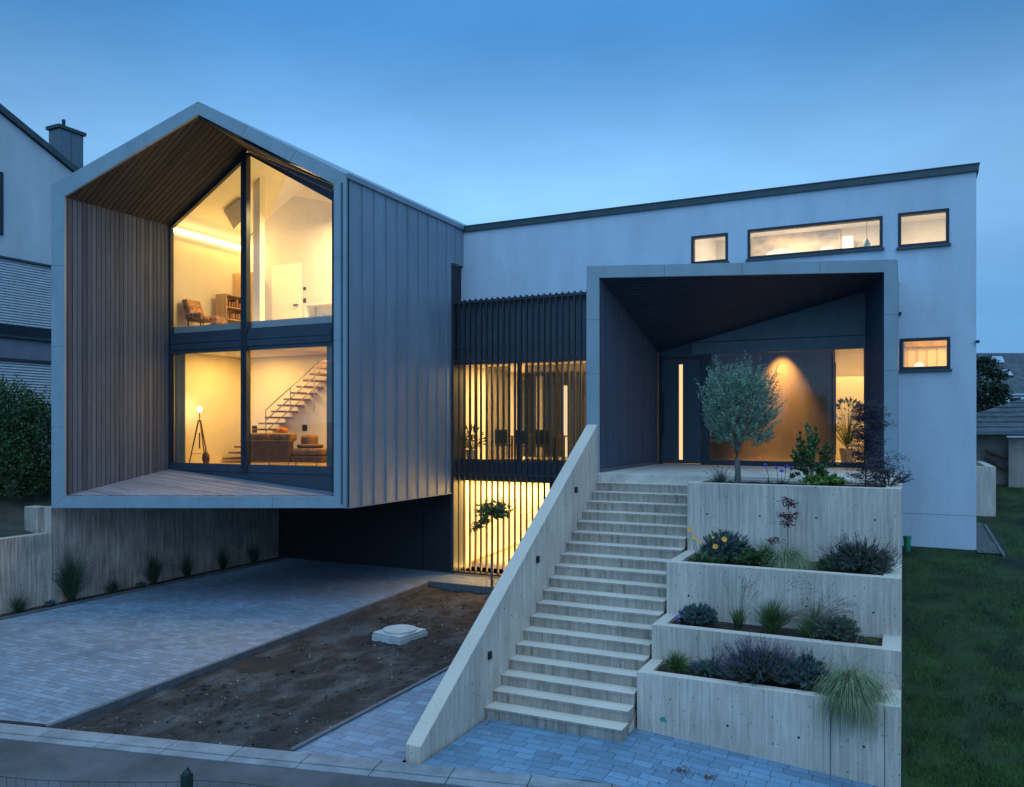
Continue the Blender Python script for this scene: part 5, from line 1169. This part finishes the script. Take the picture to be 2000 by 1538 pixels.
mb = MB(); mb.tube([(xl, YSH - .95, zl), (xe, YSH - .95, zl)], .05, 8); mb.build('gutter', 'roof_cap', sh)
mb = MB(); a, b = onY(1925, 882, YSH - .06), onY(1972, 897, YSH - .06); mb.prism([(a.x, YSH - .3, a.z), (b.x, YSH - .3, b.z), (b.x, YSH - .3, b.z + .08), (a.x, YSH - .3, a.z + .08)], (0, .28, 0)); mb.prism([(a.x, YSH - .3, a.z - .2), (b.x, YSH - .3, b.z - .45), (b.x, YSH - .3, b.z - .38), (a.x, YSH - .3, a.z - .12)], (0, .28, 0)); mb.build('plank_rack', 'dark_wood', sh)
# far house with slate roof
D_ = 60; a = onD(1890, 690, D_); b = onD(2160, 690, D_); e0 = onD(1890, 772, D_ - 5); fh = thing('far_house', 'house in the distance with a dark slate roof and two skylights', 'house', (a.x + 4, a.y, 2.4))
def fq(px, py):
    t = (py - 690) / 82; return onD(px, py, D_ - 5 * t)
mb = MB(); q = [fq(1880, 772), fq(2200, 772), fq(2200, 690), fq(1880, 690)]; mb.prism(q, (0, .1, -.12)); rf = mb.build('roof', 'slate', fh)
for q in (((1937, 710), (1961, 710), (1955, 699), (1933, 699)), ((1960, 735), (1977, 735), (1969, 725), (1953, 725))):
    mb = MB(); mb.prism([fq(*v) + Vector((SN * .12, -CS * .12, .05)) for v in q], (0, .05, .05)); mb.build('skylight', 'far_glass', rf)
mb = MB(); q = [fq(1880, 773), fq(2200, 773)]; mb.prism([q[0] + Vector((0, 0, -.1)), q[1] + Vector((0, 0, -.1)), Vector((q[1].x, q[1].y, 2)), Vector((q[0].x, q[0].y, 2))], (-SN * .5, CS * .5, 0)); mb.build('wall', 'neighbour_render', fh)
mb = MB(); mb.tube([fq(1880, 772), fq(2200, 772)], .11, 8); mb.build('gutter', 'zinc_light', fh)
mb = MB(); q0, q1 = fq(1972, 778), fq(1994, 796); mb.prism([Vector((q0.x, q0.y - .12, q0.z)), Vector((q1.x, q1.y - .12, q0.z)), Vector((q1.x, q1.y - .12, q1.z)), Vector((q0.x, q0.y - .12, q1.z))], (0, .1, 0)); mb.build('window', 'frame_dark', fh)
# brick house glimpsed through the tree
q = onD(1925, 800, 50); bh = thing('brick_house', 'orange-red brick gable glimpsed through the tree beside the white wall corner', 'house', (q.x, q.y, 2.4)); mb = MB(); M_ = Matrix.Translation((q.x, q.y, 0)) @ Matrix.Rotation(YAW, 4, 'Z')
mb.add([M_ @ Vector(v) for v in ((-3, 0, 2), (.55, 0, 2), (.55, 0, 5.6), (-1.2, 0, 7.2), (-3, 0, 5.6), (-3, 4, 2), (.55, 4, 2), (.55, 4, 5.6), (-1.2, 4, 7.2), (-3, 4, 5.6))], [(0, 1, 2, 3, 4), (9, 8, 7, 6, 5), (1, 6, 7, 2), (2, 7, 8, 3), (3, 8, 9, 4), (4, 9, 5, 0)]); mb.build('wall', 'brick_red', bh)
def tree(label, px, py_top, py_mid, D, r, n, m='hedge_leaf', name='tree'):
    c = onD(px, py_mid, D); top = onD(px, py_top, D).z; z0 = hgt(c.x, c.y); t = thing(name, label, 'tree', (c.x, c.y, z0)); mb = MB(); mb.tube([(c.x, c.y, z0 - .2), (c.x + .1, c.y, (z0 + c.z) / 2), (c.x, c.y, c.z)], [.2, .15, .08], 8); ml = MB()
    for i in range(16):
        d = rdir(-.5, 1); e = Vector((c.x + d.x * r * .75, c.y + d.y * r * .75, c.z + d.z * (top - c.z) * .75)); mb.tube([(c.x, c.y, lerp(z0, c.z, .7)), e], [.07, .02], 5); leafcloud(ml, e, (r * .42, r * .42, r * .30), n // 16, .16, .09, .5, .1)
    mb.build('trunk', 'bark', t); ml.build('crown', m, t)
tree('dark leafy tree behind the white wall corner, in front of the slate roof', 1916, 688, 770, 38, 1.05, 5200, 'leaf_dark')
# distant rise
mb = MB(); n = 90
for i in range(n + 1):
    a = i / n * 2 * math.pi; h_ = 5 + 3 * noise.noise(Vector((math.cos(a) * 3, math.sin(a) * 3, 0)))
    for r_, z in ((190, -2), (230, h_), (290, h_ * .9)): mb.v.append((r_ * math.cos(a), r_ * math.sin(a), z))
for i in range(n):
    for j in range(2): k = i * 3 + j; mb.f.append((k, k + 3, k + 4, k + 1))
struct(mb.build('hills', 'grass_ground', smooth=True))

# ================================================================== FURNITURE SEEN THROUGH THE GLASS
def TR_(x, y, z, rz=0): return Matrix.Translation((x, y, z)) @ Matrix.Rotation(rz, 4, 'Z')
# armchair (faces +x)
ax, ay, az = -17.74, 16.74, 7.12; t = thing('armchair', 'patterned high-backed armchair at the left end of the upper room', 'armchair', (ax, ay, az)); M_ = TR_(ax, ay, az, R(6)) @ Matrix.Diagonal((.92, .95, .68, 1))
mb = MB(); mb.box(-.32, .38, -.3, .3, .26, .46, M_); mb.build('seat', 'armchair_fabric', t, bevel=.05)
mb = MB(); mb.prism([M_ @ Vector(v) for v in ((-.32, -.31, .40), (-.50, -.31, 1.16), (-.30, -.31, 1.20), (-.10, -.31, .46))], M_.to_3x3() @ Vector((0, .62, 0))); mb.build('backrest', 'armchair_fabric', t, bevel=.05)
for s_ in (-1, 1):
    mb = MB(); y_ = .36 * s_; mb.box(-.26, .34, y_ - .05, y_ + .05, .30, .58, M_); mb.build('armrest', 'armchair_fabric', t, bevel=.05)
    for sx in (-.26, .3): mb = MB(); mb.tube([M_ @ Vector((sx, .26 * s_, 0)), M_ @ Vector((sx, .26 * s_, .27))], .02, 6); mb.build('leg', 'dark_wood', t)
ax = -17.32; t = thing('footstool', 'small padded footstool in front of the patterned armchair', 'stool', (ax, 16.75, az)); mb = MB(); mb.box(ax, ax + .30, 16.6, 16.95, 7.20, 7.40); mb.build('cushion', 'armchair_fabric', t, bevel=.05); mb = MB(); ring(mb, ax + .02, ax + .28, 7.122, 7.20, .03, 16.64, 16.92); mb.build('legs', 'dark_wood', t)
# bookshelf opening to +x, and cabinets
def shelf(name, label, x0, x1, y0, y1, z0, z1, m, axis, ncol, nrow, cat='shelf'):
    t = thing(name, label, cat, ((x0 + x1) / 2, (y0 + y1) / 2, z0)); w = .03; mb = MB()
    if axis == 'x':
        mb.box(x0, x1, y0, y0 + w, z0, z1); mb.box(x0, x1, y1 - w, y1, z0, z1); mb.box(x0, x0 + w, y0 + w, y1 - w, z0, z1)
    else:
        mb.box(x0, x0 + w, y0, y1, z0, z1); mb.box(x1 - w, x1, y0, y1, z0, z1); mb.box(x0 + w, x1 - w, y1 - w, y1, z0, z1)
    mb.build('carcass', m, t)
    for k in range(nrow + 1):
        z = lerp(z0, z1 - w, k / nrow); mb = MB(); (mb.box(x0 + w, x1 - .005, y0 + w, y1 - w, z, z + w) if axis == 'x' else mb.box(x0 + w, x1 - w, y0 + .005, y1 - w, z, z + w)); mb.build('shelf_board', m, t)
    for k in range(1, ncol):
        mb = MB(); (mb.box(x0 + w, x1 - .01, lerp(y0, y1, k / ncol), lerp(y0, y1, k / ncol) + w, z0 + w, z1 - w) if axis == 'x' else mb.box(lerp(x0, x1, k / ncol), lerp(x0, x1, k / ncol) + w, y0 + .01, y1 - w, z0 + w, z1 - w)); mb.build('divider', m, t)
    return t
xa = fx(421, 17.6); shelf('bookshelf', 'low light-wood bookshelf beside the armchair in the upper room', xa, xa + .42, 17.6, 18.4, 7.121, 8.22, 'light_wood', 'x', 1, 3)
for k in range(9):
    pass
t = thing('books', 'row of small boxes and books on the shelf of the low light-wood bookshelf', 'books', (xa + .2, 18, 7.3)); mb = MB()
for zz in (7.52, 7.885):
    y = 17.66
    while y < 18.3: w_ = random.uniform(.03, .09); h_ = random.uniform(.12, .24); mb.box(xa + .1, xa + .36, y, y + w_, zz, zz + h_); y += w_ + random.uniform(.004, .05)
mb.build('volumes', 'terracotta', t)
xa = XI0 + .012; t = thing('wardrobe', 'tall plain wood wardrobe behind the bookshelf, partly behind the mullion', 'wardrobe', (xa + .4, 18.6, 6.87)); mb = MB(); mb.box(xa, xa + .75, 18.45, 18.83, 7.121, 8.98); mb.build('body', 'light_wood', t, bevel=.005); mb = MB(); mb.box(xa + .37, xa + .38, 18.44, 18.449, 7.2, 8.9); mb.build('door_gap', 'black_plastic', t)
xa = fx(598, 18.3); shelf('sideboard', 'white pigeonhole sideboard at the right of the upper room, cluttered on top', xa, XI1 - .02, 18.25, 18.7, 7.40, 7.84, 'plaster_cool', 'y', 3, 1, 'sideboard')
mb = MB(); mb.box(xa, XI1 - .02, 18.26, 18.7, 7.121, 7.398); par = [o for o in C.objects if o.get('category') == 'sideboard'][0]; mb.build('base', 'plaster_cool', par)
# sofa
sx0, sx1 = fx(486, 17.0), fx(572, 17.0); t = thing('sofa', 'brown leather sofa with its back to the lower window', 'sofa', ((sx0 + sx1) / 2, 17.1, 3.3))
mb = MB(); mb.box(sx0, sx1, 16.85, 17.05, 3.42, 4.02); mb.build('backrest', 'leather', t, bevel=.04)
mb = MB(); mb.box(sx0, sx1, 17.06, 17.75, 3.42, 3.74); mb.build('seat', 'leather', t, bevel=.04)
for k in range(2): mb = MB(); a, b = lerp(sx0, sx1, k / 2) + .02, lerp(sx0, sx1, (k + 1) / 2) - .02; mb.box(a, b, 16.88, 17.22, 3.98, 4.20); mb.build('cushion', 'leather_light', t, bevel=.06)
for x in (sx0 + .1, lerp(sx0, sx1, .5), sx1 - .1): mb = MB(); mb.tube([(x, 16.95, 3.3), (x, 16.95, 3.43)], .016, 6); mb.build('leg', 'steel', t)
cx0, cx1 = sx1 + .02, fx(624, 17.1); t = thing('chaise', 'brown leather chaise with stacked seat cushions at the right end of the sofa', 'sofa', ((cx0 + cx1) / 2, 17.2, 3.3))
mb = MB(); mb.box(cx0, cx1 + .2, 16.9, 17.8, 3.42, 3.60); mb.build('base', 'leather', t, bevel=.03); mb = MB(); mb.box(cx0, cx1 + .2, 16.92, 17.7, 3.605, 3.80); mb.build('cushion', 'leather_light', t, bevel=.07); mb = MB(); mb.box(cx0 - .05, cx0 + .3, 17.3, 17.7, 3.80, 4.16); mb.build('backrest', 'leather_light', t, bevel=.08)
mb = MB(); mb.box(cx0 + .1, cx1, 16.98, 17.3, 3.802, 3.90); mb.build('cushion', 'leather', t, bevel=.045)
for x in (cx0 + .1, cx1): mb = MB(); mb.tube([(x, 16.98, 3.3), (x, 16.98, 3.43)], .016, 6); mb.build('leg', 'steel', t)
q = onY(551, 845, 17.3); o = MB().ball((q.x, 17.3, 4.23), .20, .11, .12, 14, 8, .3).build('throw_cushion', 'cushion_orange', smooth=True); o['label'] = 'orange throw cushion on top of the leather sofa'; o['category'] = 'cushion'
# tripod lamp
lx, ly = -17.8, 16.73; zb_ = onY(389, 800, ly).z; t = thing('tripod_lamp', 'dark wooden tripod floor lamp with a bare glowing bulb', 'floor lamp', (lx, ly, 3.3)); zh_ = 4.55
for a in (195, 345, 90): mb = MB(); mb.tube([(lx + .03 * math.cos(R(a)), ly + .03 * math.sin(R(a)), zh_), (lx + .33 * math.cos(R(a)), ly + .33 * math.sin(R(a)), 3.3)], [.022, .016], 6); mb.build('leg', 'dark_wood', t)
mb = MB(); mb.tube([(lx, ly, 3.75), (lx, ly, 4.2)], .018, 8); mb.tube([(lx, ly, 4.5), (lx, ly, zb_ - .09)], .012, 8); mb.build('stem', 'black_plastic', t); mb = MB(); mb.tube([(lx - .22, ly - .07, 3.62), (lx + .22, ly - .07, 3.62)], .008, 6); mb.build('brace', 'steel', t)
mb = MB(); mb.ball((lx, ly, zb_), .062, .062, .07, 14, 10); mb.build('bulb', 'bulb', t, smooth=True)
gx0 = fx(402, 16.62); t = thing('guitar_case', 'small round-bodied brown instrument standing on the floor by the tripod lamp', 'instrument', (gx0, 16.62, 3.3)); mb = MB(); mb.ball((gx0, 16.62, 3.50), .13, .07, .18, 14, 10); mb.build('body', 'dark_wood', t, smooth=True); mb = MB(); mb.tube([(gx0 + .0, 16.62, 3.66), (gx0 - .03, 16.64, 3.78)], .02, 6); mb.build('neck', 'dark_wood', t)
# link room: plant, table, chairs
x = fx(922, 21.95); t = thing('potted_plant', 'broad-leaved green plant in a pale pot behind the slat screen', 'plant', (x, 21.9, 3.34)); mb = MB(); mb.tube([(x, 21.9, 3.35), (x, 21.9, 3.66)], [.13, .17], 14); mb.build('pot', 'white_stone', t); mb = MB()
for i in range(60): d = rdir(.05, 1); s0 = Vector((x, 21.9, 3.66)); e = s0 + Vector((d.x * .42, d.y * .25, d.z * .5 + .1)); mb.tube([s0, e], [.006, .003], 3, False); mb.leaf(e, d + Vector((0, 0, -.3)), .2, .07, .4); mb.leaf(s0.lerp(e, .6), d + rdir(-1, 1), .16, .06, .4)
mb.build('foliage', 'leaf_bright', t)
t = thing('dining_table', 'dark dining table behind the slat screen', 'table', (fx(1040, 22.9), 22.9, 3.34)); xa, xb = fx(1000, 22.9), fx(1095, 22.9); mb = MB(); mb.box(xa, xb, 22.6, 23.5, 4.05, 4.10); mb.build('tabletop', 'light_wood', t)
for x in (xa + .1, xb - .1):
    for y in (22.7, 23.4): mb = MB(); mb.box(x - .03, x + .03, y - .03, y + .03, 3.341, 4.05); mb.build('leg', 'dark_wood', t)
ch0 = None
for k, (px, y_, la) in enumerate(((985, 22.95, 'dark chair at the left end of the dining table behind the slats'), (1025, 22.35, 'dark chair in front of the dining table, left one of the two behind the slats'), (1065, 22.35, 'dark chair in front of the dining table, right one of the two behind the slats'))):
    x = fx(px, y_)
    if ch0 is None:
        ch0 = thing('dining_chair', la, 'chair', (x, y_, 3.34), 'chairs around the dining table'); mb = MB(); mb.box(x - .22, x + .22, y_ - .22, y_ + .22, 3.76, 3.82); mb.build('seat', 'panel_dark', ch0, bevel=.02); mb = MB(); mb.box(x - .22, x + .22, y_ - .24, y_ - .20, 3.83, 4.28); mb.build('backrest', 'panel_dark', ch0, bevel=.02)
        for sx in (-.18, .18):
            for sy_ in (-.18, .18): mb = MB(); mb.tube([(x + sx, y_ + sy_, 3.341), (x + sx, y_ + sy_, 3.76)], .014, 6); mb.build('leg', 'black_plastic', ch0)
    else: dup(ch0, (x, y_, 3.34), la)
# hall: plant and stool
x = fx(1655, 23.0); t = thing('potted_plant', 'leafy yellow-green houseplant in the lit hall, beside the bronze wall', 'plant', (x, 23.0, 3.42)); mb = MB(); mb.tube([(x, 23, 3.42), (x, 23, 3.8)], [.15, .2], 14); mb.build('pot', 'white_stone', t); mb = MB()
for i in range(130): d = rdir(-.1, 1); s0 = Vector((x, 23, 3.8)); e = s0 + Vector((d.x * .45, d.y * .4, d.z * .7 + .5)); mb.leaf(e, d + Vector((0, 0, -.3)), .18, .07, .4); mb.tube([s0, e], [.005, .002], 3, False)
mb.build('foliage', 'leaf_bright', t)
x = fx(1668, 22.2); t = thing('stool', 'white stool in the lit hall behind the side window', 'stool', (x, 22.2, 3.41)); mb = MB(); mb.tube([(x, 22.2, 3.86), (x, 22.2, 3.92)], .18, 16); mb.build('seat', 'white_stone', t)
for a in (0, 120, 240): mb = MB(); mb.tube([(x + .1 * math.cos(R(a)), 22.2 + .1 * math.sin(R(a)), 3.86), (x + .17 * math.cos(R(a)), 22.2 + .17 * math.sin(R(a)), 3.41)], .014, 6); mb.build('leg', 'white_stone', t)
# bedroom row
YBk = 25.19
a, b = onY(1470, 520, YBk), onY(1642, 443, YBk); t = thing('wall_panel', 'large pale blue-grey picture panel on the wall behind the long upper window', 'picture', ((a.x + b.x) / 2, YBk, b.z - 1)); mb = MB(); mb.box(a.x, b.x, YBk - .05, YBk - .002, 7.9, b.z); mb.build('panel', 'picture', t)
a, b = onY(1645, 520, 24.6), onY(1667, 461, 24.6); t = thing('cabinet', 'narrow white cabinet right of the picture panel behind the long upper window', 'cabinet', ((a.x + b.x) / 2, 24.7, 7.6)); mb = MB(); mb.box(a.x, b.x, 24.6, 25.15, 7.61, b.z); mb.build('body', 'plaster_cool', t, bevel=.01); mb = MB(); mb.box(b.x - .05, b.x - .03, 24.58, 24.6, 8.6, 8.9); mb.build('handle', 'steel', t)
q = onY(1525, 500, 23.4); t = thing('dome_lamp', 'white dome lampshade showing above the sill of the long upper window', 'lamp', (q.x, 23.4, 7.6)); mb = MB()
mb.ball((q.x, 23.4, q.z - .02), .42, .42, .20, 24, 10); mb.build('shade', 'lamp_shade_glow', t, smooth=True); mb = MB(); mb.tube([(q.x, 23.4, 7.61), (q.x, 23.4, q.z - .1)], .02, 8); mb.build('stem', 'steel', t)
a = onY(1601, 485, 23.4); b = onY(1629, 500, 23.4); t = thing('table_lamp', 'small square glowing lampshade right of the dome lamp', 'lamp', ((a.x + b.x) / 2, 23.4, 7.6)); mb = MB(); mb.tube([((a.x + b.x) / 2, 23.4, b.z - .05), ((a.x + b.x) / 2, 23.4, a.z)], .17, 20); mb.build('shade', 'lamp_shade_glow', t); mb = MB(); mb.tube([((a.x + b.x) / 2, 23.4, 7.61), ((a.x + b.x) / 2, 23.4, b.z)], .015, 8); mb.build('stem', 'steel', t)
q = onY(1693, 478, 22.8); t = thing('pendant_lamp', 'blue glass pendant at the right of the long upper window', 'pendant', (q.x, 22.8, q.z)); mb = MB(); mb.tube([(q.x, 22.8, q.z - .14), (q.x, 22.8, q.z + .02), (q.x, 22.8, q.z + .10), (q.x, 22.8, q.z + .15)], [.085, .085, .045, .02], 14); mb.build('shade', 'blue_glass', t, smooth=True); mb = MB(); mb.tube([(q.x, 22.8, q.z + .15), (q.x, 22.8, 10.04)], .005, 5); mb.build('cord', 'black_plastic', t)
q = onY(1795, 718, 22.6); t = thing('globe_lamp', 'glowing round lamp at the bottom of the lower right window', 'lamp', (q.x, 22.6, q.z - .3)); mb = MB(); mb.ball((q.x, 22.6, q.z), .12, .12, .13, 16, 10); mb.build('globe', 'lamp_shade_glow', t, smooth=True); mb = MB(); mb.tube([(q.x, 22.6, q.z - .3), (q.x, 22.6, q.z - .1)], .05, 10); mb.build('base', 'steel', t)
